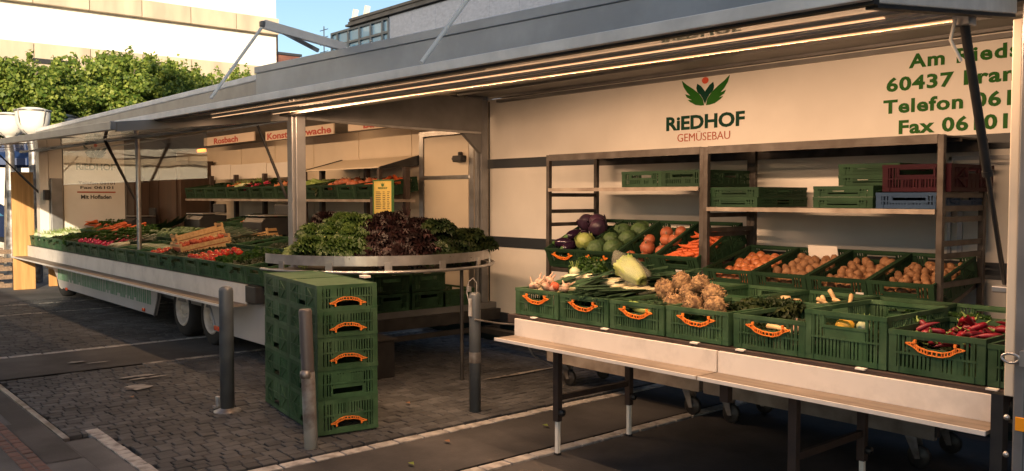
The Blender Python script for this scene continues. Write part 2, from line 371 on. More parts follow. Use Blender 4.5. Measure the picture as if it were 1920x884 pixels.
stones = [s for s in stones if not (s[0] > -6.3 and s[1] < 1.72)]
bay = empty('cobbled_bay', (0, 0, 0), None, None); bay['kind'] = 'structure'
def vis(s):
    d = Vector((s[0], s[1], 0)) - Vector((0, 0, 1.6)); z = d.dot(fw); px = 960 + FPX * d.dot(cr) / z; py = 442 - FPX * d.dot(cu) / z
    hid = (490 < px < 725 and py < 800) or s[1] > 3.5
    return z if (0 < px < 1920 and py < 890 and not hid) else 99 + z
stones.sort(key=vis)
for s in stones[:300]:
    b = MB(); b.add(sett_verts(*s), SF); b.build('sett', 'sett', parent=bay)
b = MB()
for s in stones[300:]: b.add(sett_verts(*s), SF)
b.build('sett_field', 'sett', parent=bay, kind='stuff')
# red band of setts in the pavement, kerb line, painted marks
band = empty('red_sett_band', (0, 0, 0), None, None); band['kind'] = 'structure'
x = -9.4; k = 0
while x < -3.5:
    for y in (1.155, 1.225):
        b = MB(); l = rnd.uniform(.085, .11); b.add(sett_verts(x + l / 2, y, l - .008, .062, .006 + rnd.uniform(-.002, .002), rnd.gauss(0, .02), rnd.gauss(0, .02)), SF)
        b.build('sett', 'redsett', parent=band)
    x += .105
edge = empty('kerb_line', (0, 0, 0), None, None); edge['kind'] = 'structure'
for i in range(8):
    x = -15.2 + i * 1.12; P(edge, 'kerb_stone', 'concrete_beige' if 0 else 'galv', bx((x, 1.474, -.028), (x + 1.10, 1.515, .008)), bevel=.004)
def blockline(name, along, c, a, e, l=.205, w=.085, m='lineblock'):
    ln = empty(name, (0, 0, 0), None, None); ln['kind'] = 'structure'; t = a
    while t < e:
        ll = l * rnd.uniform(.92, 1.06); b = MB()
        if along == 1: b.add(sett_verts(c + rnd.uniform(-.003, .003), t + ll / 2, w, ll - .012, rnd.uniform(.001, .003), 0, 0), SF)
        else: b.add(sett_verts(t + ll / 2, c + rnd.uniform(-.003, .003), ll - .010, w, rnd.uniform(.001, .003), 0, 0), SF)
        b.build('painted_block', m, parent=ln); t += ll
blockline('parking_line', 1, -4.80, 2.1, 6.2, .20, .085)
blockline('parking_line', 1, -3.99, 2.0, 6.2, .20, .085)
blockline('parking_line', 0, 1.69, -6.42, -3.8, .095, .085)
blockline('parking_line', 1, -9.88, 1.55, 6, .3, .075, 'lineblock')
blockline('parking_line', 1, -8.66, 2.75, 6, .3, .055, 'linepaint')
for x in (-14.6, -13.4): blockline('parking_line', 1, x, 1.6, 5, .3, .07, 'linepaint')
def patch(x, y, w, l, seed):
    rr = random.Random(seed); n = 14; b = MB()
    b.add([(x + w * (.7 + .4 * rr.random()) * math.cos(t * 2 * math.pi / n), y + l * (.7 + .4 * rr.random()) * math.sin(t * 2 * math.pi / n), .0115) for t in range(n)], [tuple(range(n))])
    b.build('paint_mark', 'linepaint', kind='structure')
patch(-8.02, 2.50, .05, .18, 1); patch(-7.90, 2.55, .03, .2, 2); patch(-7.55, 2.36, .12, .12, 3); patch(-9.1, 2.28, .05, .09, 4); patch(-8.95, 2.42, .02, .14, 5); patch(-5.9, 5.2, .03, .5, 6)
# asphalt patch seams in the pavement
sheet('asphalt_patch', -6.9, -5.75, 1.26, 1.46, .004, 'asphalt_dark'); sheet('asphalt_patch', -8.4, -6.9, 1.30, 1.46, .004, 'asphalt_dark')

# ================================================================== BUILDINGS BEHIND
FB = empty('department_store', (-45, 14, 0), 'large sunlit white building with horizontal beige concrete bands behind the trees', 'building')
y0, y1 = -40, 21.67
P(FB, 'wall', 'facade_white', bx((-60, y0, 0), (-45, y1, 20)))
for z0, z1 in ((6.5, 8.62), (10.42, 11.25), (3.2, 4.6), (14.0, 15.0)):
    yy = y1
    while yy > -14:
        P(FB, 'panel', 'concrete_beige', bx((-44.97, yy - 2.38, z0 + rnd.uniform(-.01, .01)), (-44.62, yy - .02, z1)), bevel=0); yy -= 2.4
for yy in np.arange(-12, 21, 2.4):
    P(FB, 'window', 'facade_dark', bx((-44.99, yy + .2, 4.75), (-44.94, yy + 2.2, 6.3)))
P(FB, 'vent', 'black', bx((-44.7, 9.6, 7.70), (-44.55, 11.4, 7.92)))
P(FB, 'ledge', 'facade_white', bx((-45.2, y0, 19.9), (-44.4, y1 + .2, 20.3)))
GB = empty('glass_office', (-30, 22, 0), 'blue glass corner and slate clad building with dark overhanging roof on the skyline', 'building')
gx0, gx1 = -39.6, -34.31
P(GB, 'core', 'slate', bx((gx0 + .2, 22.25, 0), (-4, 40, 9.86)))
P(GB, 'wall', 'slate', lambda mb: [mb.box((gx1 + .1 + i * 1.8 + .01, 22.02, j * 1.405 + .01), (gx1 + .1 + (i + 1) * 1.8 - .01, 22.2, (j + 1) * 1.405 - .01)) for i in range(16) for j in range(7)], kind='stuff')
mx = [gx0] + [on(v, 70, 1, 22).x for v in (631, 651, 672, 693, 715)] + [gx1]; mz = [9.82, 9.20, 8.0, 7.3, 6.1, 5.4, 4.2, 3.5, 2.0, 0]
for a, e in zip(mx[:-1], mx[1:]):
    for z1, z0 in zip(mz[:-1], mz[1:]):
        w = P(GB, 'window', 'mullion', lambda mb: [mb.box((a, 22.0, z1), (a + .12, 22.18, z0)), mb.box((a + .12, 22.0, z1), (e, 22.18, z1 - .10))])
        P(w, 'pane', 'win_sky', bx((a + .12, 22.1, z1 - .10), (e, 22.14, z0)))
P(GB, 'corner_post', 'mullion', bx((gx1, 21.98, 0), (gx1 + .1, 22.2, 9.75)))
P(GB, 'roof', 'roof_dark', lambda mb: [mb.box((-37.9, 21.86, 9.87), (-4, 40, 9.97)), mb.box((-37.7, 21.90, 9.97), (-4, 40, 10.08)), mb.box((-37.5, 21.84, 10.08), (-4, 40, 10.20))])
for x in (-38.4, -37.3):
    f = empty('roof_floodlight', (x, 22.6, 9.87), 'white tilted lamp on the glass office roof, the %s of the pair' % ('left' if x < -38 else 'right'), 'roof lamp', 'white lamps on the glass office roof')
    P(f, 'arm', 'alu', lambda mb: [mb.bar((x, 22.6, 9.87), (x + .1, 22.6, 10.5), .09), mb.bar((x + .5, 22.6, 9.87), (x + .1, 22.6, 10.3), .09)])
    P(f, 'lamp_head', 'facade_white', lambda mb: mb.bar((x + .05, 22.6, 10.25), (x + .28, 22.6, 10.85), .24, .14))
an = empty('television_aerial', (-42.2, 24, 0), 'thin rooftop television aerial against the blue sky', 'aerial')
p = on(608, 118, 1, 24)
P(an, 'mast', 'mullion', lambda mb: mb.tube([(p.x, 24, 0), (p.x, 24, p.z + 2)], .035, 6))
P(an, 'rods', 'mullion', lambda mb: [mb.bar((p.x - .45, 24, p.z + h), (p.x + .45, 24, p.z + h), .03) for h in (.6, 1.0, 1.4, 1.8)])
ch = on(530, 112, 0, -52)
cb = empty('brick_house', (-52, ch.y, 0), 'small red brick roof block at the right end of the white building', 'building')
P(cb, 'wall', 'brick_red', bx((-56, ch.y - 1.0, 0), (-52, ch.y + 1.2, ch.z + .3))); P(cb, 'roof', 'roof_dark', bx((-56.1, ch.y - 1.1, ch.z + .3), (-51.9, ch.y + 1.3, ch.z + .45)))
P(cb, 'chimney', 'brick_red', bx((-53, ch.y - .1, ch.z + .45), (-52.8, ch.y + .08, ch.z + 2.4)))
# buildings on the camera's side of the square (they shade the stall and show in the glass)
SB = empty('office_block', (27, 10, 0), 'long office block across the square casting its shade on the stall', 'building')
P(SB, 'wall', 'facade_white', bx((20, -13.9, 0), (36, 60, 17)))
P(SB, 'window', 'facade_dark', lambda mb: [mb.box((19.96, y, z), (19.99, y + 1.6, z + 1.5)) for y in np.arange(-13, 58, 2.6) for z in (1, 4.2, 7.4, 10.6, 13.8)], kind='stuff')
SC = empty('town_house_row', (-50, -30, 0), 'row of plastered houses along the far side of the square', 'building')
P(SC, 'wall', 'house_plaster', bx((-110, -42, 0), (-14, -28, 13)))
P(SC, 'window', 'win_sky', lambda mb: [mb.box((x, -27.99, z), (x + 1.3, -27.95, z + 1.7)) for x in np.arange(-108, -15, 2.6) for z in (1.2, 4.4, 7.6, 10.4)], kind='stuff')

# added van outside the view, its bulk shades the ground by the counter
DV = empty('shade_van', (-5.5, -2.6, 0), 'unseen white van added to shade the ground before the long left counter', 'van')
P(DV, 'body', 'facade_white', lambda mb: mb.prism([(-8.2, .35), (-8.2, 2.55), (-4.4, 2.6), (-3.7, 1.65), (-2.9, 1.35), (-2.75, .9), (-2.75, .35)], 1, -3.55, -1.65), bevel=.06)
P(DV, 'windscreen', 'facade_dark', lambda mb: mb.prism([(-4.30, 2.50), (-4.22, 2.50), (-3.62, 1.70), (-3.70, 1.68)], 1, -3.4, -1.8))
P(DV, 'side_window', 'facade_dark', lambda mb: [mb.prism([(-5.3, 1.6), (-5.3, 2.3), (-4.55, 2.3), (-4.0, 1.6)], 1, -1.655, -1.635)])
for x in (-7.3, -3.7):
    w = P(DV, 'wheel', 'tyre', lambda mb: mb.lathe([(0, -.1), (.30, -.1), (.34, -.06), (.34, .06), (.30, .1), (0, .1)], 24, T=Matrix.Translation((x, -1.73, .34)) @ Matrix.Rotation(R(90), 4, 'X')))
    P(w, 'rim', 'rim', lambda mb: mb.lathe([(0, -.115), (.2, -.112), (.21, -.09)], 20, T=Matrix.Translation((x, -1.73, .34)) @ Matrix.Rotation(R(90), 4, 'X')))
    P(DV, 'wheel', 'tyre', lambda mb: mb.lathe([(0, -.1), (.30, -.1), (.34, -.06), (.34, .06), (.30, .1), (0, .1)], 24, T=Matrix.Translation((x, -3.47, .34)) @ Matrix.Rotation(R(90), 4, 'X')))

# ================================================================== TREES
def crown(name, cx, cy, cz, rx, ry, rz, n, seed, parent, m='leaf', ls=.052):
    rr = np.random.RandomState(seed); C0 = []
    nb = 80
    for _ in range(nb):  # clumps through the volume
        d = rr.normal(size=3); d /= np.linalg.norm(d); r = rr.uniform(.35, 1.0) ** .6
        C0.append((d * r * np.array([rx, ry, rz]) * .86, rr.uniform(.15, .36) * min(rx, rz)))
    cs = np.array([c for c, _ in C0]); rs = np.array([r for _, r in C0]) * .9; w = rs ** 2; w /= w.sum()
    k = rr.choice(nb, n, p=w); d = rr.normal(size=(n, 3)); d /= np.linalg.norm(d, axis=1)[:, None]
    p = cs[k] + d * (rs[k] * rr.uniform(.45, 1.3, n))[:, None] * np.array([1, 1, .8]) + np.array([cx, cy, cz])
    ns = 70; m_ = n // 12; d2 = rr.normal(size=(ns, 3)); d2[:, 2] = np.abs(d2[:, 2]) * .9; d2 /= np.linalg.norm(d2, axis=1)[:, None]   # sprigs standing out of the crown
    kk = rr.randint(0, ns, m_); base = d2[kk] * np.array([rx, ry, rz]) * rr.uniform(.75, 1.0, ns)[kk][:, None]; out = d2[kk] + np.array([0, 0, .25])
    p[:m_] = base + out * (rr.uniform(0, .34, m_) * rr.uniform(.5, 1, ns)[kk])[:, None] + rr.normal(size=(m_, 3)) * .05 + np.array([cx, cy, cz])
    nrm = d + rr.normal(size=(n, 3)) * .7 + np.array([0, 0, .5]); nrm /= np.linalg.norm(nrm, axis=1)[:, None]
    t = np.cross(nrm, rr.normal(size=(n, 3))); t /= np.linalg.norm(t, axis=1)[:, None]; u = np.cross(nrm, t)
    s = ls * rr.uniform(.6, 1.3, n)[:, None]
    # five-sided lobed leaf, folded on its midrib
    pts = [(-1, 0, 0), (-.2, -.8, .12), (1, 0, -.15), (-.2, .8, .12)]
    V = np.stack([p + t * s * a + u * s * b + nrm * s * c for a, b, c in pts], 1).reshape(-1, 3)
    me = bpy.data.meshes.new('crown'); me.vertices.add(4 * n); me.vertices.foreach_set('co', V.ravel())
    me.loops.add(6 * n); me.polygons.add(2 * n); i = np.arange(n)[:, None] * 4
    me.loops.foreach_set('vertex_index', (i + np.array([[0, 1, 2, 0, 2, 3]])).ravel())
    me.polygons.foreach_set('loop_start', np.arange(0, 6 * n, 3)); me.materials.append(M[m]); me.update(calc_edges=True); me.validate()
    return obj('crown', me, parent)
def tree(px, py, X, r, n, seed, label):
    c = on(px, py, 0, X); t = empty('plane_tree', (X, c.y, 0), label, 'tree', 'plane trees behind the left end of the stall')
    b = MB(); b.tube([(0, 0, 0), (.04, 0, 1.5), (.0, .05, c.z - r[2] * .5)], [.17, .14, .10], 10)
    rr = random.Random(seed)
    for k in range(11):
        a = k * 2.4; z = c.z - r[2] * rr.uniform(.2, .9); e = Vector((math.cos(a) * r[0] * rr.uniform(.4, .8), math.sin(a) * r[1] * rr.uniform(.4, .8), c.z + rr.uniform(-.3, .6) * r[2]))
        s = Vector((0, .05, z)); b.tube([s, s.lerp(e, .5) + Vector((0, 0, .15)), e], [.06, .04, .015], 6)
    b.build('trunk', 'bark', parent=t)
    o = crown('crown', 0, 0, c.z, *r, n, seed, t)
tree(15, 190, -24, (1.9, 1.9, 1.10), 34000, 3, 'leafy plane tree at the far left, cut by the picture edge')
tree(135, 214, -25.5, (2.0, 1.7, .95), 34000, 4, 'low plane tree crown second from the left, above the white lamps')
tree(224, 184, -25, (1.9, 1.5, 1.12), 38000, 5, 'tallest plane tree crown in the middle of the row')
tree(318, 186, -26, (1.6, 1.3, 1.0), 32000, 6, 'plane tree crown with ragged right edge, right of the tallest one')
tree(462, 180, -30, (1.5, 1.2, .8), 24000, 8, 'small plane tree crown peeping over the roof beside the blue grey box')

# ================================================================== STREET LAMPS, LEFT EDGE THINGS
def street_lamp(x, y, ztop, label, k=1.0):
    t = empty('street_lamp', (x, y, 0), label, 'street lamp', 'goblet shaped street lamps at the left edge')
    b = MB(); b.tube([(0, 0, 0), (0, 0, ztop - .5 * k)], .085 * k, 12); b.tube([(0, 0, 0), (0, 0, 1.0)], .115 * k, 12); b.build('pole', 'galv', parent=t)
    b = MB(); z = ztop - .52 * k; b.lathe([(.09 * k, z), (.10 * k, z + .04), (.17 * k, z + .075 * k), (.235 * k, z + .145 * k), (.275 * k, z + .24 * k), (.295 * k, z + .35 * k), (.30 * k, z + .46 * k), (.305 * k, z + .50 * k), (.15 * k, z + .545 * k), (0, z + .555 * k)], 20)
    b.build('lamp_shade', 'lamp_glass', parent=t)
    b = MB()
    for i in range(4):
        a = i * math.pi / 2 + .5; b.tube([Vector((math.cos(a) * r * k, math.sin(a) * r * k, z + h * k)) for r, h in ((.10, .02), (.20, .12), (.275, .26), (.31, .44), (.31, .5))], .013 * k, 6)
    b.lathe([(.29 * k, z + .47 * k), (.32 * k, z + .47 * k), (.32 * k, z + .50 * k), (.29 * k, z + .50 * k)], 20)
    b.build('bracket', 'galv', parent=t)
p = on(61, 205, 0, -18.3); street_lamp(p.x, p.y, p.z, 'nearest white goblet street lamp, its pole behind the wooden board', 1.0)
p = on(17, 214, 0, -19.8); street_lamp(p.x, p.y, p.z, 'white goblet street lamp at the very left edge of the picture', .95)
p = on(30, 216, 0, -23.0); street_lamp(p.x, p.y, p.z, 'white street lamp half hidden behind the leftmost lamp', .95)
p = on(117, 217, 0, -24); street_lamp(p.x, p.y, p.z, 'wide white street lamp top just showing above the left end of the roof', 1.35)
bd = obj('wooden_board', MB().box((-.03, -.17, 0), (.03, .17, 2.03)).mesh('board', 'wood_new'), None, loc=(-17.0, 3.45, 0), bevel=.006,
    label='tall upright orange pine board standing left of the stall, lower half in sunlight', cat='board')
bd2 = obj('wooden_board', MB().box((-.03, -.15, 0), (.03, .15, .95)).mesh('board', 'wood_new'), None, loc=(-17.3, 4.05, 0), bevel=.006,
    label='short upright pine board under the left end of the counter, behind the lamp pole', cat='board')
pl = empty('wooden_crate_stack', (-18.0, 2.9, 0), 'stack of weathered slatted wooden pallets at the left edge of the picture', 'pallets')
for i in range(5):
    for yy in np.arange(2.35, 3.3, .19): P(pl, 'plank', 'wood_old', bx((-18.5, yy, .08 + i * .15), (-17.5, yy + .12, .10 + i * .15)))
    P(pl, 'plank', 'wood_old', bx((-17.54, 2.35, .0 + i * .15), (-17.5, 3.36, .075 + i * .15)))
for yy, lab in ((1.9, 'x'),):
    t = empty('parked_van', (-25, 4.2, 0), 'dark blue parked car glimpsed between the lamp poles at the left edge', 'car')
    prof = [(-2.1, .35), (-2.1, .95), (-1.3, 1.10), (-.7, 1.62), (1.1, 1.66), (1.9, 1.15), (2.1, 1.0), (2.1, .35)]
    b = MB(); b.prism([(3.0 + u, v) for u, v in prof], 0, -25.9, -24.2); o = b.build('body', 'blue_paint', parent=t, bevel=.06); o.location = (25, -4.2, 0)
    P(t, 'window', 'win_sky', lambda mb: mb.prism([(3.0 - .95, 1.12), (3.0 - .6, 1.52), (3.0 + 1.0, 1.55), (3.0 + 1.5, 1.14)], 0, -24.195, -24.17))
    for yw in (1.7, 4.4):
        w = P(t, 'wheel', 'tyre', lambda mb: mb.lathe([(0, -.1), (.28, -.1), (.32, -.06), (.32, .06), (.28, .1), (0, .1)], 20, T=Matrix.Translation((-24.25, yw, .32)) @ Matrix.Rotation(R(90), 4, 'Y')))
        P(w, 'rim', 'rim', lambda mb: mb.lathe([(0, .1), (.19, .105), (.2, .09)], 16, T=Matrix.Translation((-24.25, yw, .32)) @ Matrix.Rotation(R(90), 4, 'Y')))
t = empty('market_umbrella', (-21.5, 3.0, 0), 'dark blue market parasol seen between the two lamp poles', 'parasol')
p = on(28, 296, 0, -21.5)
P(t, 'canopy', 'blue_tarp', lambda mb: mb.lathe([(.02, .35), (.5, .22), (1.1, .0), (1.1, -.14)], 8, T=Matrix.Translation((p.x, p.y, p.z - .05)), smooth=False))
P(t, 'pole', 'alu', lambda mb: mb.tube([(p.x, p.y, 0), (p.x, p.y, p.z + .2)], .025, 8))

# ================================================================== LEFT TRAILER (open sales trailer on wheels)
YB = 5.85
LT = empty('market_trailer', (-11.8, 4.7, 0), 'long grey wheeled sales trailer with glass front, green skirt lettering and vegetables along its side', 'sales trailer')
def slab(parent, name, m, q, th, bevel=0, **kw):
    """q: four corners (under side), thickened upward"""
    def f(mb):
        vs = [Vector(v) for v in q] + [Vector(v) + Vector((0, 0, th)) for v in q]
        mb.add(vs, [(3, 2, 1, 0), (4, 5, 6, 7), (0, 1, 5, 4), (1, 2, 6, 5), (2, 3, 7, 6), (3, 0, 4, 7)])
    return P(parent, name, m, f, bevel=bevel, **kw)
P(LT, 'floor', 'frame_grey', bx((-16.3, 3.66, .40), (-7.06, 5.90, .50)))
P(LT, 'chassis', 'dark_metal', lambda mb: [mb.box((-16.0, 3.95, .26), (-7.3, 4.05, .40)), mb.box((-16.0, 5.3, .26), (-7.3, 5.4, .40))] + [mb.box((x, 4.05, .28), (x + .08, 5.3, .39)) for x in np.arange(-15.5, -7.4, 1.1)])
P(LT, 'back_wall', 'panel_cream', bx((-16.3, YB, .5), (-7.2, YB + .06, 2.70)))
P(LT, 'back_wall_panel', 'panel_cream', lambda mb: [mb.box((x, YB - .006, .52), (x + 1.18, YB - .001, 2.44)) for x in (-14.6, -13.4, -12.2, -11.0, -9.8)])
P(LT, 'cove', 'frame_grey', lambda mb: mb.prism([(5.848, 2.44), (5.80, 2.44), (5.52, 2.64), (5.848, 2.66)], 0, -16.25, -7.2))
P(LT, 'ceiling', 'panel_white', bx((-16.3, 3.66, 2.66), (-7.1, 5.84, 2.69)))
P(LT, 'roof', 'awning_edge', bx((-16.5, 3.56, 2.692), (-7.0, 5.95, 2.75)), bevel=.01)
P(LT, 'fascia', 'grey_metal', bx((-16.5, 3.575, 2.36), (-7.1, 3.655, 2.69)))
P(LT, 'marker_lamp', 'orange_reflector', bx((-16.05, 3.545, 2.52), (-15.75, 3.575, 2.60)), bevel=.005)
# end wall facing the camera, with printed sheet
P(LT, 'end_wall', 'frame_grey', bx((-16.42, 3.66, .4), (-16.33, 5.9, 2.66)))
ew = P(LT, 'printed_panel', 'panel_white', bx((-16.33, 3.94, .60), (-16.30, 4.93, 2.60)))
def ywall(px): return on(px, 330, 0, -16.3).y
def zwall(px, py): return on(px, py, 0, -16.3).z
lettering(ew, 'RiEDHOF', 'print_dark', ywall(143), ywall(216), zwall(180, 319), .115, -16.298, ax=0, bold=.03)
emblem(ew, ywall(180), zwall(180, 298), .38, -16.298, ax=0, mats=('print_dark', 'print_dark', 'print_ball'))
lettering(ew, 'Telefon 06101', 'print_black', ywall(146), ywall(215), zwall(180, 346), .05, -16.298, ax=0, bold=.02)
lettering(ew, 'Fax 06101', 'print_black', ywall(150), ywall(212), zwall(180, 354.5), .05, -16.298, ax=0, bold=.02)
P(ew, 'red_rule', 'print_red', bx((-16.3, ywall(144), zwall(180, 362)), (-16.296, ywall(216), zwall(180, 359.5))))
lettering(ew, 'Mit Hofladen', 'print_black', ywall(151), ywall(208), zwall(180, 373), .072, -16.298, ax=0, bold=.03)
# front left jamb, box on it
P(LT, 'corner_post', 'panel_white', lambda mb: [mb.box((-16.5, 3.56, .5), (-16.28, 3.70, 2.36)), mb.box((-16.36, 3.71, .6), (-16.30, 3.92, 2.5))])
P(LT, 'switch_box', 'grey_metal', bx((-16.30, 3.72, 1.02), (-16.22, 3.90, 1.92)), bevel=.01)
P(LT, 'latch', 'black', bx((-16.24, 3.60, 1.55), (-16.14, 3.68, 1.72)), bevel=.01)
# brown cabinet filling the left of the back wall
cab = P(LT, 'cabinet', 'brown_cabinet', bx((-16.3, 5.25, .5), (-14.45, 5.8, 2.2)))
P(cab, 'door', 'brown_cabinet', bx((-16.2, 5.225, .6), (-15.45, 5.25, 2.1))); P(cab, 'door', 'brown_cabinet', bx((-15.4, 5.225, .6), (-14.6, 5.25, 2.1)))
P(LT, 'side_cabinet', 'brown_cabinet', bx((-16.28, 4.96, .5), (-15.9, 5.22, 1.85)))
# the door in the back wall
dr = P(LT, 'door', 'panel_cream', lambda mb: [mb.box((-8.30, YB - .045, .55), (-7.48, YB - .012, 1.80)), mb.box((-8.30, YB - .045, 1.84), (-7.48, YB - .012, 2.27))])
P(dr, 'door_frame', 'alu', lambda mb: [mb.box((-8.40, YB - .05, .5), (-8.32, YB - .002, 2.36)), mb.box((-7.46, YB - .05, .5), (-7.38, YB - .002, 2.36)), mb.box((-8.32, YB - .05, 2.29), (-7.46, YB - .002, 2.36)), mb.box((-8.32, YB - .06, 1.80), (-7.46, YB - .010, 1.84))])
P(dr, 'handle', 'black', lambda mb: [mb.box((-7.66, YB - .13, 1.98), (-7.50, YB - .05, 2.05)), mb.box((-7.60, YB - .10, 2.04), (-7.56, YB - .05, 2.09)), mb.box((-7.70, YB - .11, 2.0), (-7.64, YB - .08, 2.035))], bevel=.012)
# end frame toward the camera: pillar, pillar, header
c1 = on(557, 400, 1, 3.58)
P(LT, 'pillar', 'grey_metal', lambda mb: [mb.box((c1.x - .06, 3.52, .45), (c1.x + .035, 3.64, 2.60)), mb.box((c1.x + .037, 3.545, .45), (c1.x + .062, 3.64, 2.6))], bevel=.008)
c2 = on(903, 300, 1, 5.72)
P(LT, 'pillar', 'grey_metal', lambda mb: [mb.box((c2.x - .045, 5.68, .3), (c2.x + .045, 5.77, 2.6)), mb.box((c2.x - .02, 5.64, .3), (c2.x + .02, 5.678, 2.6))], bevel=.006)
P(LT, 'header', 'frame_grey', lambda mb: mb.prism([(3.645, 2.30), (4.0, 2.285), (4.6, 2.272), (5.2, 2.268), (5.63, 2.265), (5.63, 2.60), (3.645, 2.60)], 0, -7.12, -7.02))
P(LT, 'header_edge', 'alu', lambda mb: [mb.bar((-7.015, a[0], a[1] - .012), (-7.015, b[0], b[1] - .012), .03, .02) for a, b in (((3.65, 2.30), (4.0, 2.285)), ((4.0, 2.285), (4.6, 2.272)), ((4.6, 2.272), (5.2, 2.268)), ((5.2, 2.268), (5.60, 2.265)))])
P(LT, 'bracket', 'frame_grey', lambda mb: mb.prism([(5.638, 2.25), (5.40, 2.25), (5.638, 2.05)], 0, -7.10, -7.05))
# name boards under the ceiling
def board(px0, px1, zb, h, word, t0, t1):
    a = on(px0, 250, 1, 5.50).x; e = on(px1, 250, 1, 5.50).x
    o = P(LT, 'name_board', 'sign_board', bx((a, 5.482, zb), (e, 5.50, zb + h)))
    lettering(o, word, 'sign_red', a + (e - a) * t0, a + (e - a) * t1, zb + .018, h - .038, 5.480, bold=.03)
z2 = on(628, 251, 1, 5.5).z
board(384, 479, on(479, 264, 1, 5.5).z, .13, 'Rosbach', .22, .70)
board(500, 628, z2, .13, 'Konstablerwache', .03, .97)
board(655, 800, on(655, 247, 1, 5.5).z, .14, 'Bad Vilbel', .22, .85)
# glazing over the counter and its posts
for a, e in ((-14.9, -11.42), (-11.30, -9.14)):
    P(LT, 'window_pane', 'glass', bx((a, 3.600, 1.80), (e, 3.606, 2.33)))
P(LT, 'glass_edge', 'alu', bx((-14.9, 3.596, 1.792), (-11.42, 3.61, 1.80)))
P(LT, 'glazing_post', 'alu', lambda mb: mb.tube([(-11.36, 3.60, .9), (-11.36, 3.60, 2.36)], .03, 8))
P(LT, 'curtain_rail', 'alu', lambda mb: mb.tube([(-14.9, 3.70, 2.30), (-7.2, 3.70, 2.30)], .012, 6))
# skirt with lettering, arches and marker lights
def xs(px): return on(px, 560, 1, 3.6).x
P(LT, 'skirt_panel', 'skirt_grey', lambda mb: mb.prism([(xs(116), .17), (-10.80, .17), (-10.72, .30), (-10.66, .42), (-10.62, .565), (xs(97), .565), (xs(103), .45), (xs(110), .30)], 1, 3.585, 3.615))
P(LT, 'skirt_panel', 'skirt_grey', lambda mb: mb.prism([(-8.93, .20), (-7.1, .20), (-7.1, .76), (-8.0, .76), (-8.0, .565), (-9.22, .565), (-9.14, .50), (-9.03, .40), (-8.95, .28)], 1, 3.585, 3.615))
P(LT, 'arch_trim', 'alu', lambda mb: mb.tube([(-8.93, 3.58, .20), (-8.96, 3.58, .29), (-9.04, 3.58, .41), (-9.15, 3.58, .51), (-9.24, 3.58, .56)], .013, 6))
P(LT, 'arch_trim', 'alu', lambda mb: mb.tube([(-10.80, 3.58, .17), (-10.72, 3.58, .30), (-10.66, 3.58, .42), (-10.62, 3.58, .56)], .013, 6))
P(LT, 'arch_shade_sheet', 'black', lambda mb: [mb.box((-10.62, 3.95, .2), (-8.95, 3.97, .56)), mb.box((-16.2, 3.95, .2), (-14.6, 3.97, .56))])  # black backing sheets put the recess shade behind the wheels into colour
lw = P(LT, 'skirt_end', 'skirt_grey', bx((-16.3, 3.585, .45), (xs(85), 3.615, .565)))
def bars(mb):
    r = random.Random(4); x = xs(112)
    while x < xs(287) - .02:
        w = r.uniform(.03, .06); z0 = .29 + r.choice((0, 0, 0, .04)); z1 = .53 - r.choice((0, 0, 0, .03)); mb.box((x, 3.581, z0), (x + w, 3.5848, z1))
        if r.random() < .4: mb.box((x + w, 3.581, z1 - .03), (x + w + .03, 3.5848, z1))
        x += w + r.uniform(.018, .045)
P(LT, 'skirt_lettering', 'green_letters', bars)
for px, py in ((125, 542), (270, 581)):
    q = on(px, py, 1, 3.58); P(LT, 'reflector', 'red_reflector', bx((q.x - .04, 3.565, q.z - .02), (q.x + .04, 3.583, q.z + .02)), bevel=.004)
q = on(412, 617, 1, 3.58); P(LT, 'reflector', 'red_reflector', bx((q.x - .12, 3.565, q.z - .025), (q.x + .0, 3.583, q.z + .025)), bevel=.004)
wp = []
RX = Matrix.Rotation(R(90), 4, 'X')
tyre = MB().lathe([(.20, -.10), (.30, -.105), (.335, -.085), (.342, -.05), (.342, .05), (.335, .085), (.30, .105), (.20, .10)], 36, T=RX).mesh('tyre', 'tyre')
rb = MB(); rb.lathe([(.215, .10), (.205, .112), (.185, .108), (.175, .06), (.165, .02), (.12, .0), (.11, .03), (.07, .055), (.055, .10), (0, .11)], 30, T=RX)
for k in range(8):
    a = k * math.pi / 4; rb.lathe([(.014, 0), (.014, .055), (0, .058)], 8, T=RX @ Matrix.Translation((.095 * math.cos(a), .095 * math.sin(a), 0.03)))
for k in range(8):
    a = k * math.pi / 4 + .2; rb.lathe([(.018, .0), (.018, .006), (0, .006)], 8, T=RX @ Matrix.Translation((.142 * math.cos(a), .142 * math.sin(a), .012)), mi=1)
rimm = rb.mesh('rim', 'rim', 'black')
for x, lab in ((-10.08, 'front'), (-9.24, 'x'), (xs(110) - .05, 'l')):
    w = obj('wheel', tyre, LT, loc=Vector((x, 3.755, .318)) - LT.location, scale=.93); obj('rim', rimm, w)
P(LT, 'jockey_leg', 'galv', lambda mb: [mb.tube([(-8.05, 3.9, .02), (-8.05, 3.9, .4)], .03, 8), mb.box((-8.12, 3.83, 0), (-7.98, 3.97, .03))])
P(LT, 'rear_beam', 'dark_metal', lambda mb: [mb.box((-7.05, 3.75, .33), (-6.99, 5.85, .44)), mb.box((-7.03, 3.75, .22), (-7.0, 5.85, .27))])
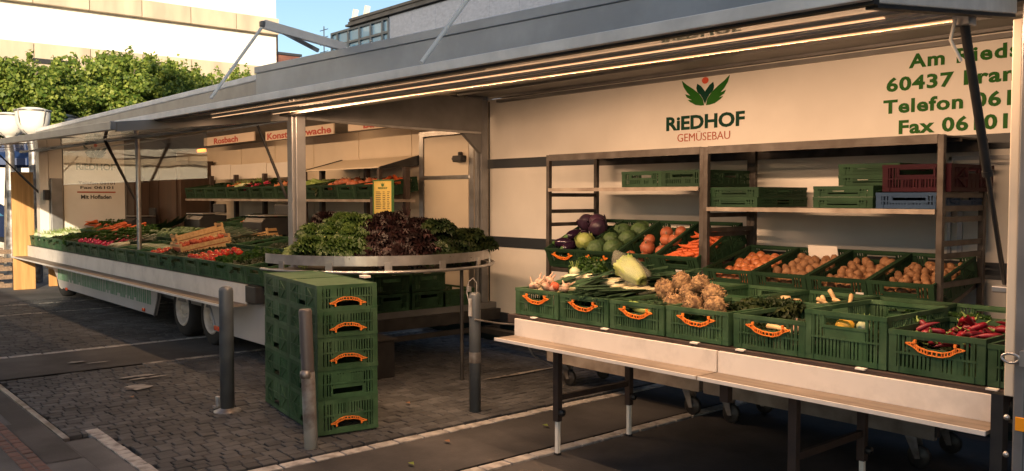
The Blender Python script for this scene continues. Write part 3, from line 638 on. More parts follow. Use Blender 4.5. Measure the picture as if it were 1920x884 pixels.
# folding shelf and front strip below the crates
P(LT, 'front_strip', 'white_strip', bx((-16.9, 3.49, .582), (-7.95, 3.51, .765)))
sh = P(LT, 'shelf', 'shelf_wood', bx((-17.0, 3.27, .566), (-7.92, 3.488, .582)))
P(sh, 'shelf_edge', 'white_strip', bx((-17.0, 3.262, .563), (-7.92, 3.269, .586)))
P(LT, 'counter', 'dark_metal', bx((-16.9, 3.512, .70), (-7.75, 5.0, .768)))
P(LT, 'counter_step', 'dark_metal', bx((-16.2, 4.16, .77), (-7.75, 5.0, .86)))
P(LT, 'corner_bracket', 'black', bx((-7.93, 3.47, .60), (-7.70, 3.70, .765)), bevel=.01)
# awning of the left trailer
q = [(-17.4, 2.10, 2.31), (-7.15, 2.10, 2.13), (-7.15, 3.57, 2.30), (-17.4, 3.57, 2.40)]
aw = slab(LT, 'awning', ('awning_under'), q, .03)
slab(aw, 'awning_rim', 'grey_metal', [(-17.4, 2.05, 2.295), (-7.10, 2.05, 2.115), (-7.10, 2.098, 2.115), (-17.4, 2.098, 2.295)], .065, bevel=.004)
slab(aw, 'awning_rim', 'frame_grey', [(-7.148, 2.10, 2.105), (-7.10, 2.10, 2.105), (-7.10, 3.57, 2.275), (-7.148, 3.57, 2.275)], .075)
slab(aw, 'awning_rim', 'dark_metal', [(-17.4, 3.50, 2.375), (-7.16, 3.50, 2.27), (-7.16, 3.56, 2.275), (-17.4, 3.56, 2.38)], .02)
for x in (-15.2, -13.3, -11.3, -9.3): slab(aw, 'awning_rib', 'alu', [(x - .02, 2.12, 2.118 + (-7.15 - x) * .0176), (x + .02, 2.12, 2.118 + (-7.15 - x) * .0176), (x + .02, 3.5, 2.283 + (-7.15 - x) * .0098), (x - .02, 3.5, 2.283 + (-7.15 - x) * .0098)], .014)
def strut(parent, p, q, r0=.013, r1=.020, m='dark_metal'):
    p = Vector(p); q = Vector(q); mid = p.lerp(q, .45)
    return P(parent, 'awning_strut', m, lambda mb: [mb.tube([p, mid], r0, 8), mb.tube([mid, q], r1, 8)])
for dx in (-.03, .03): strut(LT, on(197 + dx * 60, 264, 0, -11.36), on(253, 374, 0, -11.36), .012, .014)
strut(LT, on(483, 236, 0, -7.2), on(538, 372, 0, -7.2), .012, .014)
strut(LT, (-16.4, 3.0, 2.3), (-16.35, 3.62, 1.62), .012, .018)
# lamp strip inside the left trailer
ls = P(LT, 'lamp_strip', 'led', bx((-15.5, 4.16, 2.640), (-7.6, 4.20, 2.655)))
def strip_light(name, loc, sx, sy, watts, col, rx=0, rz=0, ry=0):
    l = bpy.data.lights.new(name, 'AREA'); l.shape = 'RECTANGLE'; l.size = sx; l.size_y = sy; l.energy = watts; l.color = col
    o = bpy.data.objects.new(name, l); COL.objects.link(o); o.location = loc; o.rotation_euler = (rx, ry, rz); return o
strip_light('lamp_strip_light', (-11.5, 4.18, 2.635), 7.9, .03, 62, (1, .60, .32), R(20))
P(LT, 'lamp_reflection', 'reflection_glow', lambda mb: (lambda c: mb.box((c.x - .12, 4.6, c.z - .02), (c.x + .12, 4.64, c.z + .025)))(on(378, 283, 1, 4.62)), bevel=.01)  # glowing box stands in for an orange light reflected in the glazing

# ================================================================== RIGHT STALL (white trailer side, roof, awning)
RT = empty('market_trailer', (-4.2, 5.9, 0), 'white trailer side with green lettering under a wide lit awning, right of the lettuce stand', 'sales trailer')
wl = P(RT, 'wall', 'panel_white', bx((-7.19, YB, .40), (0.5, YB + .08, 2.62)))
for z0, z1 in ((1.90, 1.995), (1.085, 1.19)): P(wl, 'rub_rail', 'stripe_dark', bx((-7.19, YB - .012, z0), (0.5, YB, z1)))
P(wl, 'plinth', 'stripe_dark', bx((-7.19, YB - .01, .28), (0.5, YB, .395)))
P(wl, 'wall_edge', 'black', bx((-7.185, YB - .004, .4), (-7.165, YB - .001, 2.6)))
P(RT, 'underside_skirt', 'dark_teal', bx((-9.0, YB + .35, -.02), (0.5, YB + .4, .40)))
P(wl, 'hatch_frame', 'alu', lambda mb: [mb.box((-2.46, YB - .02, 1.835), (-.6, YB - .001, 1.86)), mb.box((-2.46, YB - .02, 1.80), (-.6, YB - .001, 1.815)), mb.box((-2.46, YB - .02, 1.19), (-2.44, YB - .001, 1.86)), mb.box((-2.40, YB - .014, 1.2), (-2.37, YB - .001, 1.8))])
PL = YB - .0015
lettering(wl, 'RiEDHOF', 'print_dark', -4.80, -4.02, 2.163, .118, PL, bold=.035)
lettering(wl, 'GEMÜSEBAU', 'print_red', -4.68, -4.155, 2.062, .068, PL, bold=-.004)
emblem(wl, -4.40, 2.345, .335, PL, sx=1.31)
lettering(wl, 'Am Rieds', 'print_green', -2.74, -2.06, 2.462, .095, PL, bold=.035, sp=1.15)
lettering(wl, '60437 Fran', 'print_green', -2.89, -2.08, 2.318, .095, PL, bold=.035, sp=1.1)
lettering(wl, 'Telefon 061', 'print_green', -2.91, -2.10, 2.170, .095, PL, bold=.035, sp=1.1)
lettering(wl, 'Fax 06101', 'print_green', -2.80, -2.12, 2.028, .095, PL, bold=.035, sp=1.1)
P(RT, 'ceiling', 'frame_grey', lambda mb: [mb.box((-7.0, 3.50, 2.625), (0.5, YB + .08, 2.66))] + [mb.box((-7.0, y, 2.606), (0.5, y + .04, 2.625)) for y in (5.70, 5.3, 4.9, 4.5, 4.1)])
P(RT, 'ceiling_trim', 'frame_grey', bx((-7.0, YB - .05, 2.575), (0.5, YB - .002, 2.604)))
P(RT, 'front_beam', 'dark_metal', bx((-7.25, 3.44, 2.30), (0.5, 3.54, 2.66)))
rf = P(RT, 'roof', 'blue_grey', bx((-7.25, 3.62, 2.663), (0.5, 5.95, 2.70)))
zf = lambda x: 2.727 - .0215 * (x + 7.25)
P(RT, 'fascia', 'blue_grey', lambda mb: mb.prism([(-7.25, 2.41), (.5, 2.41), (.5, zf(.5) - .06), (-7.25, zf(-7.25) - .06)], 1, 3.30, 3.355))
slab(RT, 'fascia_cap', 'blue_grey', [(-7.26, 3.288, zf(-7.25) - .056), (.5, 3.288, zf(.5) - .056), (.5, 3.36, zf(.5) - .056), (-7.26, 3.36, zf(-7.25) - .056)], .056, bevel=.004)
P(RT, 'fascia_end', 'blue_grey', bx((-7.258, 3.36, 2.36), (-7.252, 3.61, 2.70)))
# awning
zl, zr = 2.225, 2.158
q = [(-8.0, 2.42, zl), (-1.26, 2.42, zr), (-1.26, 3.43, 2.272), (-8.0, 3.43, 2.345)]
def az(x, y):
    u = (x + 8) / 6.74; v = (y - 2.42) / 1.01
    return (zl * (1 - u) + zr * u) * (1 - v) + (2.345 * (1 - u) + 2.272 * u) * v
aw = slab(RT, 'awning', 'awning_under', q, .035)
slab(aw, 'awning_rim', 'awning_edge', [(-8.04, 2.355, zl - .008), (-1.22, 2.355, zr - .008), (-1.22, 2.385, zr - .008), (-8.04, 2.385, zl - .008)], .045, bevel=.004)
slab(aw, 'awning_seal', 'black', [(-8.04, 2.388, zl - .016), (-1.22, 2.388, zr - .016), (-1.22, 2.418, zr - .016), (-8.04, 2.418, zl - .016)], .02)
slab(aw, 'awning_rim', 'awning_edge', [(-1.258, 2.42, zr - .01), (-1.22, 2.42, zr - .01), (-1.22, 3.43, 2.255), (-1.258, 3.43, 2.255)], .06, bevel=.005)
slab(aw, 'awning_seal', 'black', [(-1.262, 2.42, zr - .022), (-1.225, 2.42, zr - .022), (-1.225, 3.43, 2.243), (-1.262, 3.43, 2.243)], .011)
slab(aw, 'awning_rim', 'frame_grey', [(-8.04, 2.42, zl - .01), (-8.002, 2.42, zl - .01), (-8.002, 3.43, 2.30), (-8.04, 3.43, 2.30)], .05)
for y, w, m in ((2.44, .012, 'awning_edge'), (3.12, .014, 'awning_edge')):
    slab(aw, 'awning_rib', m, [(-7.98, y, az(-8, y) - .012), (-1.28, y, az(-1.28, y) - .012), (-1.28, y + w, az(-1.28, y + w) - .012), (-7.98, y + w, az(-8, y + w) - .012)], .011)
for y, tlt, pw, x0, x1 in ((2.85, 8, 44, on(352, 215, 1, 2.85).x, on(1658, 30, 1, 2.85).x), (3.38, 52, 85, on(512, 208, 1, 3.38).x, on(1795, 42, 1, 3.38).x)):
    t = slab(aw, 'lamp_holder', 'panel_cream', [(x0 - .1, y - .02, az(x0, y) - .012), (x1 + .1, y - .02, az(x1, y) - .012), (x1 + .1, y + .02, az(x1, y) - .012), (x0 - .1, y + .02, az(x0, y) - .012)], .011)
    slab(t, 'lamp_strip', 'led', [(x0, y - .006, az(x0, y) - .016), (x1, y - .006, az(x1, y) - .016), (x1, y + .006, az(x1, y) - .016), (x0, y + .006, az(x0, y) - .016)], .003)
    x0 = max(x0 + .3, -6.9); strip_light('lamp_strip_light', ((x0 + x1) / 2, y, az((x0 + x1) / 2, y) - .021), x1 - x0, .010, pw, (1, .60, .34), R(tlt), 0, -math.atan((az(x1, y) - az(x0, y)) / (x1 - x0)))
# gas strut, jamb and outer wall at the right edge
a = on(1808, 45, 0, -1.30); e = on(1884, 533, 0, -1.30)
st = P(RT, 'gas_strut', 'black', lambda mb: [mb.tube([a, a.lerp(e, .55)], .016, 12), mb.tube([a.lerp(e, .54), e], .009, 10), mb.tube([a.lerp(e, .54), a.lerp(e, .56)], .019, 12)])
P(st, 'strut_mount', 'alu', lambda mb: mb.box((-1.33, a.y - .03, a.z - .01), (-1.27, a.y + .03, a.z + .05)), bevel=.005)
P(st, 'strut_mount', 'alu', lambda mb: mb.box((-1.33, e.y - .05, e.z - .03), (-1.24, e.y + .01, e.z - .005)), bevel=.005)
P(st, 'cable', 'panel_white', lambda mb: mb.tube([a + Vector((-.01, -.05, .01)), a + Vector((-.02, -.06, -.06)), a + Vector((0, -.02, -.13))], .006, 6))
jx = on(1890, 400, 1, 3.50).x
P(RT, 'jamb', 'panel_cream', bx((jx, 3.50, .86), (jx + .035, 3.56, 2.25)), bevel=.004)
P(RT, 'jamb', 'grey_metal', bx((jx + .037, 3.485, -.0 + .25), (jx + .075, 3.56, 2.62)), bevel=.006)
P(RT, 'rubber_seal', 'black', bx((jx - .045, 3.505, .12), (jx - .002, 3.56, .86)))
for z in (.78, .64, .50, .36, .22): P(RT, 'rivet', 'alu', lambda mb: mb.lathe([(.012, 0), (.009, .007), (0, .009)], 10, T=Matrix.Translation((jx + .012, 3.503, z)) @ RX))
ow = P(RT, 'outer_wall', 'blue_grey', bx((jx + .077, 3.49, .12), (.6, 3.56, 2.95)))
P(ow, 'seam', 'black', lambda mb: [mb.box((jx + .098, 3.488, 1.09), (jx + .101, 3.49, 1.24)), mb.box((jx + .098, 3.488, 1.09), (.3, 3.49, 1.093)), mb.box((jx + .098, 3.488, 1.24), (.3, 3.49, 1.243))])
P(ow, 'reflector', 'orange_reflector', (lambda q1, q2: bx((q1.x, 3.482, q1.z), (q1.x + .14, 3.49, q2.z)))(on(1904, 807, 1, 3.49), on(1904, 781, 1, 3.49)), bevel=.002)
c = on(1895, 672, 1, 3.46); c_ = on(1912, 674, 1, 3.46)
lt = P(ow, 'latch', 'alu', lambda mb: [mb.tube([c + Vector((.03 * math.cos(t) , 0, .017 * math.sin(t))) for t in np.linspace(0, 2 * math.pi, 17)], .0055, 8, cap=False), mb.tube([c + Vector((.028, 0, 0)), c_ + Vector((.02, .02, 0))], .006, 8), mb.box((c_.x, 3.455, c_.z - .025), (c_.x + .05, 3.49, c_.z + .03))])
P(RT, 'cross_member', 'dark_metal', lambda mb: [mb.box((-7.0, 5.55, .22), (.4, 5.65, .27))])
# crane arms on the roof carrying the awning stays
def roof_arm(ap, f1, f2, foot, label):
    t = empty('awning_hoist', (f1.x, f1.y, 2.735), label, 'hoist arm', 'hoist arms of the awning')
    P(t, 'arm', 'white_strip', lambda mb: mb.bar(ap, f1, .045, .06)); P(t, 'brace', 'galv', lambda mb: mb.bar(ap.lerp(f1, .1), f2, .025)); P(t, 'joint', 'galv', lambda mb: mb.box(ap - Vector((.022, .03, .022)), ap + Vector((.022, .03, .022))), bevel=.01)
    P(t, 'stay', 'facade_white', lambda mb: mb.tube([foot, ap], .011, 8))
ft = on(395, 185, 1, 2.37); ap = on(495, 46, 0, ft.x); f1 = on(612, 99, 0, ft.x); f2 = on(560, 110, 0, ft.x)
roof_arm(ap, Vector((ft.x, 3.42, 2.74)), Vector((ft.x, 3.30, 2.74)).lerp(f2, .4), ft, 'white folding hoist arm on the roof at the left end of the blue grey box')
ft = on(790, 118, 1, 2.37); d = Vector((0, .47, .57))
roof_arm(ft + d * 1.15, ft + Vector((0, 1.0, .55)), ft + Vector((0, .92, .50)), ft, 'thin silver stay rising from the middle of the awning to the roof')

# ================================================================== CRATES
def crate_mesh(name, m, Wd=.396, D=.596, H=.17, style='handle', solid=False):
    b = MB(); w, d = Wd / 2, D / 2; t = .005
    b.box((-w + .004, -d + .004, .004), (w - .004, d - .004, .010))
    for s in (-1, 1):
        b.box((-w, s * d, 0), (w, s * (d - t), .024)); b.box((s * w, -d + t, 0), (s * (w - t), d - t, .024))                    # foot band
        b.box((-w - .002, s * (d + .003), H - .020), (w + .002, s * (d - .012), H)); b.box((s * (w + .002), -d + .012, H - .020), (s * (w - .012), d - .012, H))  # rim
        for q in (-1, 1):                                                                                                       # corner posts
            b.box((s * w, q * (d + .001), .024), (s * (w - .034), q * (d - t), H - .020)); b.box((s * (w + .001), q * (d - .004), .024), (s * (w - t), q * (d - .04), H - .020))
            b.box((s * (w - .040), q * (d + .004), .0), (s * (w - .046), q * (d), H - .02))
    zm = .024 + (H - .044) * .48
    for s in (-1, 1):   # short ends (facing -Y/+Y)
        hw = .100; ho = H - .062 if H > .14 else H - .05
        y0, y1 = s * d, s * (d - t)
        b.box((-hw - .012, s * (d + .002), ho - .012), (hw + .012, y1, ho))
        for q in (-1, 1): b.box((q * hw, s * (d + .002), ho), (q * (hw + .012), y1, H - .020))
        # arched lip above the opening
        b.box((-hw, y0, H - .030), (hw, y1, H - .020))
        b.box((-hw, y0, zm - .004), (hw, y1, ho - .012))
        b.box((-w + .034, s * (d + .003), zm - .008), (w - .034, y1, zm))
        x = -w + .040
        while x < w - .045:
            if abs(x + .005) > hw - .004:
                b.box((x, y0, .024), (x + .0095, y1, H - .020))
            else:
                b.box((x, y0, .024), (x + (.011 if int(x * 1000) % 3 else .024), y1, zm - .006))
            x += .0175
        if style == 'solid': b.box((-hw + .0, s * (d - .001), .03), (hw, y1, ho - .014))
    for s in (-1, 1):   # long sides
        x0, x1 = s * w, s * (w - t)
        b.box((s * (w + .003), -d + .04, zm - .006), (x1, d - .04, zm + .002))
        y = -d + .045; k = 0
        while y < d - .05:
            ay = abs(y)
            if .085 < ay < .105: b.box((s * (w + .004), y, .024), (x1, y + .016, H - .020))
            elif ay < .085: b.box((x0, y, .024), (x1, y + (.0195 if k % 3 else .012), H - .060 if ay < .07 else H - .02))
            else: b.box((x0, y, .024), (x1, y + .0095, H - .020))
            y += .0185; k += 1
        b.box((s * (w + .001), -.085, H - .062), (x1, .085, H - .052))
        for q in (-1, 1):
            b.bar((s * (w + .0015), q * .12, .03), (s * (w + .0015), q * .22, zm), .005, .008, up=(1, 0, 0)); b.bar((s * (w + .0015), q * .12, H - .025), (s * (w + .0015), q * .22, zm), .005, .008, up=(1, 0, 0))
    return b.mesh(name, m)
def bail_mesh():
    b = MB(); pts = [(-.122, .004), (-.088, -.004), (-.066, -.020), (-.03, -.030), (.03, -.033), (.066, -.022), (.088, -.006), (.122, 0)]
    for k in range(len(pts) - 1):
        (x0, z0), (x1, z1) = pts[k], pts[k + 1]
        h0 = .0 if k == 0 else .012; h1 = .0 if k == len(pts) - 2 else .012
        b.bar((x0, 0, z0 + h0 * .9), (x1, 0, z1 + h1 * .9), .007, .0042); b.bar((x0, 0, z0 - h0 * .6), (x1, 0, z1 - h1 * .6), .007, .0042)
        n = 3
        for i in range(n + 1):
            u = i / n; x = x0 + (x1 - x0) * u; z = z0 + (z1 - z0) * u; hh = h0 + (h1 - h0) * u
            if hh > .004: b.box((x - .002, -.004, z - hh * .6), (x + .002, .004, z + hh * .9))
    for s in (-1, 1): b.box((s * .078, -.006, .006), (s * .088, .006, .020))
    return b.mesh('handle', 'orange')
CR = {'std': crate_mesh('green_crate', 'crate_green'), 'dull': crate_mesh('green_crate', 'crate_green_dull', style='solid'),
      'dk': crate_mesh('green_crate', 'crate_green_shaded'), 'low': crate_mesh('green_crate', 'crate_green_shaded', H=.12), 'tall': crate_mesh('green_crate', 'crate_green', H=.225),
      'flat': crate_mesh('folded_crate', 'crate_olive', H=.068), 'red': crate_mesh('red_crate', 'crate_red', H=.16, Wd=.40), 'blue': crate_mesh('blue_crate', 'crate_blue', H=.095)}
BAIL = bail_mesh()
def crate(kind, x, y, z, label, H=None, tilt=0, rz=0, handle=True, flip=False, group=None, name='green_crate', sx=1.0):
    h0 = {'low': .12, 'tall': .225, 'flat': .068, 'red': .16, 'blue': .095}.get(kind, .17); k = (H or h0) / h0
    o = obj(name, CR[kind], None, label=label, cat='crate', group=group)
    hd = None
    if handle:
        hd = obj('handle', BAIL, o, loc=(0, -.306, h0 - .050)); hd.scale = (1.0, 1, 1 / k)
    if flip: o.rotation_euler = (tilt, R(180), rz); o.location = (x, y, z + k * h0); o.scale = (sx, 1, k)
    else: o.rotation_euler = (tilt, 0, rz); o.location = (x, y, z); o.scale = (sx, 1, k)
    if tilt == 0 and not flip and kind in ('std', 'tall', 'flat', 'low'): o.rotation_euler.z += rnd.gauss(0, .011)
    return o
def front_at(x, y, z, tilt):  # centre of a crate whose lower front edge is at y,z
    return x, y + .298 * math.cos(tilt), z + .298 * math.sin(tilt)
ORD = ['first', 'second', 'third', 'fourth', 'fifth', 'sixth', 'seventh', 'eighth', 'ninth', 'tenth', 'eleventh', 'twelfth', 'thirteenth', 'fourteenth', 'fifteenth', 'sixteenth', 'seventeenth', 'eighteenth', 'nineteenth', 'twentieth', 'twenty-first', 'twenty-second', 'twenty-third', 'twenty-fourth', 'twenty-fifth']

# ---- stack of empty crates behind the leaning bollard: two columns of five, upside down
ax = Vector((-6.38 + 5.2, 2.95 - 2.77, 0)).normalized(); ang = math.atan2(-ax.x, ax.y)   # local +Y runs away from the camera side
rzs = math.atan2(ax.y, ax.x) - math.pi / 2
Hs = [.235, .20, .225, .175, .175]
words = ['bottom', 'second lowest', 'middle', 'second highest', 'top']
for c in range(2):
    z = 0.012
    for i, h in enumerate(Hs):
        nrm = Vector((ax.y, -ax.x, 0)); nrm = nrm if nrm.y > 0 else -nrm
        ctr = Vector((-5.2, 2.77, 0)) + ax * (.30 + .602 * c) + nrm * .216
        k = 'dull' if i == 1 else 'std'
        crate(k, ctr.x + rnd.uniform(-.004, .004), ctr.y + rnd.uniform(-.003, .003), z, '%s upturned empty green crate in the %s column of the stack' % (words[i], 'near' if c == 0 else 'far'),
              H=h, rz=rzs, flip=True, handle=(c == 0 and i != 1), sx=1.075, group='stacked empty crates behind the leaning bollard'); z += h - .002

# ================================================================== FRONT TABLE
TB = empty('trestle_table', (-2.8, 4.0, 0), 'long dark trestle table carrying the front row of crates, with white drop boards', 'table')
P(TB, 'table_top', 'brown_steel', bx((-4.32, 3.70, .80), (-1.0, 4.95, .838)), bevel=.003)
P(TB, 'front_rail', 'brown_steel', bx((-4.32, 3.675, .785), (-1.30, 3.699, .842)), bevel=.003)
for k, (a, e) in enumerate(((-4.23, -2.665), (-2.655, -1.315))):
    P(TB, 'drop_board', 'white_strip', bx((a, 3.655, .712), (e, 3.672, .822)), bevel=.002)
    s = P(TB, 'shelf', 'shelf_wood', bx((a, 3.495, .700), (e, 3.653, .714)))
    P(s, 'shelf_edge', 'white_strip', bx((a, 3.486, .697), (e, 3.494, .716)), bevel=.001)
for px, py in ((1000, 601), (1133, 625), (1301, 656), (1387, 669), (1613, 701), (1860, 740)):
    q = on(px, py, 1, 3.67); P(TB, 'clip', 'facade_white', bx((q.x - .022, 3.662, .838), (q.x + .022, 3.69, .845)))
for k, px in enumerate((1046, 1490)):
    X = on(px, 720, 1, 3.72).x if k == 0 else on(px, 800, 1, 3.72).x
    for y in (3.72, 4.38):
        lg = P(TB, 'leg', 'brown_steel', bx((X - .025, y - .02, .21), (X + .02, y + .02, .80)), bevel=.003)
        P(lg, 'leg_extension', 'facade_white', bx((X - .013, y - .013, .004), (X + .012, y + .013, .21)), bevel=.002)
        P(lg, 'foot', 'black', bx((X - .016, y - .016, 0), (X + .015, y + .016, .012)))
        P(lg, 'clamp_knob', 'black', lambda mb: mb.lathe([(0, 0), (.02, 0), (.022, .03), (0, .035)], 10, T=Matrix.Translation((X + .02, y - .0, .27)) @ Matrix.Rotation(R(90), 4, 'Y')))
    P(TB, 'cross_brace', 'brown_steel', bx((X - .012, 3.745, .34), (X + .012, 4.355, .375)))
    P(TB, 'top_rail', 'brown_steel', bx((X - .02, 3.745, .755), (X + .02, 4.355, .795)))
P(TB, 'leg', 'brown_steel', lambda mb: mb.box((-2.69, 3.72, .55), (-2.64, 3.76, .80)))
tg = 'crates along the front of the trestle table'
zt = .844
FR = [('std', -4.085, .17, True, 'green crate at the left end of the front table, holding spring onions and garlic'),
      ('std', -3.668, .165, True, 'second green crate on the front table, filled with dark leeks'),
      ('std', -3.252, .165, True, 'third green crate on the front table, a pale marrow showing above its handle'),
      ('std', -2.838, .17, True, 'fourth green crate on the front table, heaped with hairy celeriac'),
      ('std', -2.405, .17, True, 'fifth green crate on the front table, with dark roots inside'),
      ('tall', -2.005, .232, False, 'taller green crate without orange handle on the front table'),
      ('std', -1.605, .185, True, 'green crate of red pointed peppers near the right end of the front table'),
      ('std', -1.195, .17, True, 'last green crate on the front table, half hidden by the right post')]
FC = []
for k, x, h, hd, lab in FR:
    FC.append(crate(k, x, 4.01, zt, lab, H=h, handle=hd, group=tg))
SC2 = []
for i, x in enumerate((-4.05, -3.58, -3.14, -2.69, -2.25, -1.81, -1.37)):
    SC2.append(crate('std', x, 4.63, zt + .005, '%s green crate from the left in the back row of the front table' % ORD[i], H=.175, handle=False, group='back row of crates on the trestle table', sx=1.08))

# ================================================================== RACKS
def rack(X0, X1, label, shelves, rungL, rungR):
    t = empty('steel_rack', ((X0 + X1) / 2, 5.4, 0), label, 'rack', 'steel racks against the white trailer')
    Y0, Y1 = 5.10, 5.68
    for x in (X0, X1):
        for y in (Y0, Y1): P(t, 'post', 'rack_steel', bx((x - .018, y - .018, .22), (x + .018, y + .018, 1.955)), bevel=.003)
    P(t, 'top_panel', 'rack_steel', lambda mb: [mb.box((X0 + .018, Y0 - .018, 1.905), (X1 - .018, Y0 - .008, 1.958)), mb.box((X0 + .018, Y0 - .008, 1.948), (X1 - .018, Y1 + .018, 1.958)), mb.box((X0 + .018, Y1 + .01, 1.88), (X1 - .018, Y1 + .018, 1.948)), mb.box((X0 + .018, 5.38, 1.93), (X1 - .018, 5.41, 1.948))])
    for z in rungL: P(t, 'rung', 'rack_steel', bx((X0 - .010, Y0 + .018, z - .016), (X0 + .006, Y1 - .018, z + .016)))
    for z in rungR: P(t, 'rung', 'rack_steel', bx((X1 - .006, Y0 + .018, z - .016), (X1 + .010, Y1 - .018, z + .016)))
    for z, tilt in shelves:
        if tilt == 0: P(t, 'shelf', 'rack_shelf', lambda mb: [mb.box((X0 + .02, Y0 - .03, z - .028), (X1 - .02, Y0 - .02, z)), mb.box((X0 + .02, Y0 - .02, z - .012), (X1 - .02, Y1 - .02, z))])
        else:
            s, c = math.sin(tilt), math.cos(tilt)
            P(t, 'shelf', 'rack_steel', lambda mb: mb.prism([(Y0 + .0, z), (Y0 + .6 * c, z + .6 * s), (Y0 + .6 * c + .01, z + .6 * s - .02), (Y0 + .01, z - .03)], 0, X0 + .02, X1 - .02))
    P(t, 'base_frame', 'rack_shelf', lambda mb: [mb.box((X0, Y0 - .02, .20), (X1, Y0 + .015, .285)), mb.box((X0, Y1 - .015, .20), (X1, Y1 + .02, .285)), mb.box((X0, Y0 + .02, .25), (X1, Y1 - .02, .262))])
    for x, y in ((X0 + .12, Y0 + .09), (X1 - .17, Y0 + .07), (X0 + .12, Y1 - .08), (X1 - .17, Y1 - .08)):
        cs = P(t, 'caster', 'galv', lambda mb: [mb.box((x - .04, y - .04, .185), (x + .04, y + .04, .198)), mb.prism([(x - .03, .19), (x + .04, .19), (x + .065, .06), (x + .035, .055)], 1, y - .035, y - .030), mb.prism([(x - .03, .19), (x + .04, .19), (x + .065, .06), (x + .035, .055)], 1, y + .030, y + .035)])
        P(cs, 'caster_wheel', 'dark_metal', lambda mb: mb.lathe([(.02, -.02), (.055, -.02), (.068, -.012), (.068, .012), (.055, .02), (.02, .02), (.018, .026), (0, .026)], 20, T=Matrix.Translation((x + .045, y, .068)) @ RX))
    return t
rl = [on(1075, y, 0, -5.45).z for y in (366, 396, 420, 474, 502)]
rr_ = [on(1805, y, 0, -2.19).z for y in (366, 391, 411, 455, 478, 530)]
rack(-5.452, -3.85, 'left steel rack with cabbages, pumpkins and carrots on its sloping shelf', [(1.675, 0), (1.00, R(24))], rl, rr_[:4])
rack(-3.815, -2.19, 'right steel rack with potato crates below and empty crates on its shelf', [(1.53, 0), (.925, R(14))], rl[2:], rr_)
RC1 = []; RC2 = []
labs = ['dark green crate of aubergines and red cabbage at the left of the left rack', 'dark green crate of green cabbages, second on the left rack', 'dark green crate of orange pumpkins on the left rack', 'dark green crate of carrots on the left rack, beside the double post']
for i in range(4):
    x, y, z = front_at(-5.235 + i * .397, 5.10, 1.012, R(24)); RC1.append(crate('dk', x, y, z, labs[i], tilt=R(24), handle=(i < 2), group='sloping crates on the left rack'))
labs = ['dark green crate of brown onions at the left of the right rack', 'dark green crate of potatoes with a white card, second on the right rack', 'dark green crate of potatoes, third on the right rack', 'dark green crate of small potatoes at the right end of the right rack']
for i in range(4):
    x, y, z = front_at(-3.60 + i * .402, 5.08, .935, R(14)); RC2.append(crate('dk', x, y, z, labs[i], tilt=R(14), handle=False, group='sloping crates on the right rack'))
for i, x in enumerate((-4.445, -4.045)): crate('low', x, 5.42, 1.677, '%s low green crate on the upper shelf of the left rack' % ('left' if i == 0 else 'right'), handle=False, group='low crates on the left rack')
def flat(x, y, z, lab): crate('flat', x, y, z, lab, handle=False, name='folded_crate', group='folded green crates on the right rack')
for i in range(2):
    flat(-3.60, 5.42, 1.532 + i * .069, '%s of the two folded green crates beside the double rack post' % ('lower', 'upper')[i])
    flat(-2.80, 5.42, 1.532 + i * .069, '%s of the folded green crates directly on the shelf left of the blue crate' % ('lower', 'upper')[i])
    flat(-2.70, 5.55, 1.672 + i * .069, '%s of the folded green crates piled left of the dark red crate' % ('lower', 'upper')[i])
crate('blue', -2.385, 5.42, 1.532, 'grey blue crate under the dark red crate on the right rack', handle=False, name='blue_crate')
crate('red', -2.345, 5.42, 1.632, 'dark red crate on top of the blue crate on the right rack', handle=False, name='red_crate')
for i in range(3): crate('dk', -3.45 + i * .41, 5.42, .265, '%s dark crate from the left on the base of the right rack' % ORD[i], handle=False, group='crates on the base of the right rack')
cd = on(1565, 472, 1, 5.62)
for c_, x, z, w, h in ((RC2[2], .13, .045, .05, .045), (RC1[3], -.02, .03, .06, .035)):
    o = P(c_, 'paper_label', 'panel_white', lambda mb: mb.box((x, -.3045, z), (x + w, -.3025, z + h))); o.location = (0, 0, 0)
o = P(RC2[1], 'price_card', 'panel_white', lambda mb: mb.box((-.10, .255, .10), (.12, .262, .20))); o.location = (0, 0, 0)

# ================================================================== BOLLARDS
t = empty('bollard', (-6.30, 2.61, 0), 'dark painted bollard standing left of the crate stack', 'bollard', 'bollards')
b = MB(); b.lathe([(0, .0), (.052, .0), (.052, .905), (.047, .925), (.03, .935), (0, .94)], 28); b.build('post', 'bollard_paint', parent=t)
b = MB(); b.lathe([(.10, .0), (.10, .008), (.065, .018), (.052, .03)], 20); b.build('base_collar', 'galv', parent=t)
b = MB(); b.box((-.12, -.045, .03), (-.075, -.02, .10)); b.box((-.14, -.06, .01), (-.09, -.01, .03)); b.build('lock', 'galv_old', parent=t, bevel=.004)
t = empty('bollard', (-5.03, 2.63, 0), 'scraped galvanised bollard leaning in front of the crate stack', 'bollard', 'bollards')
lean = Matrix.Rotation(math.atan2(.075, .88), 4, Vector((.758, -.0, 0)).cross(Vector((0, 0, 1))).normalized())
top = on(572, 580, 1, 2.61)
d = (Vector((top.x + .0, 2.61, top.z)) - Vector((-5.03, 2.63, 0)))
Lm = Vector((0, 0, 1)).rotation_difference(d.normalized()).to_matrix().to_4x4()
b = MB(); b.lathe([(0, -.02), (.044, -.02), (.044, d.length * .55)], 26, T=Lm); b.build('lower_post', 'galv_old', parent=t)
b = MB(); b.lathe([(.0415, d.length * .54), (.0415, d.length * .985), (.036, d.length), (0, d.length)], 26, T=Lm); b.build('upper_post', 'worn_paint', parent=t)
b = MB(); b.lathe([(0, -.028), (.030, -.022), (.034, 0), (.030, .022), (0, .028)], 16, T=Lm @ Matrix.Translation((.036, -.038, d.length * .54))); b.build('hinge_boss', 'galv', parent=t)
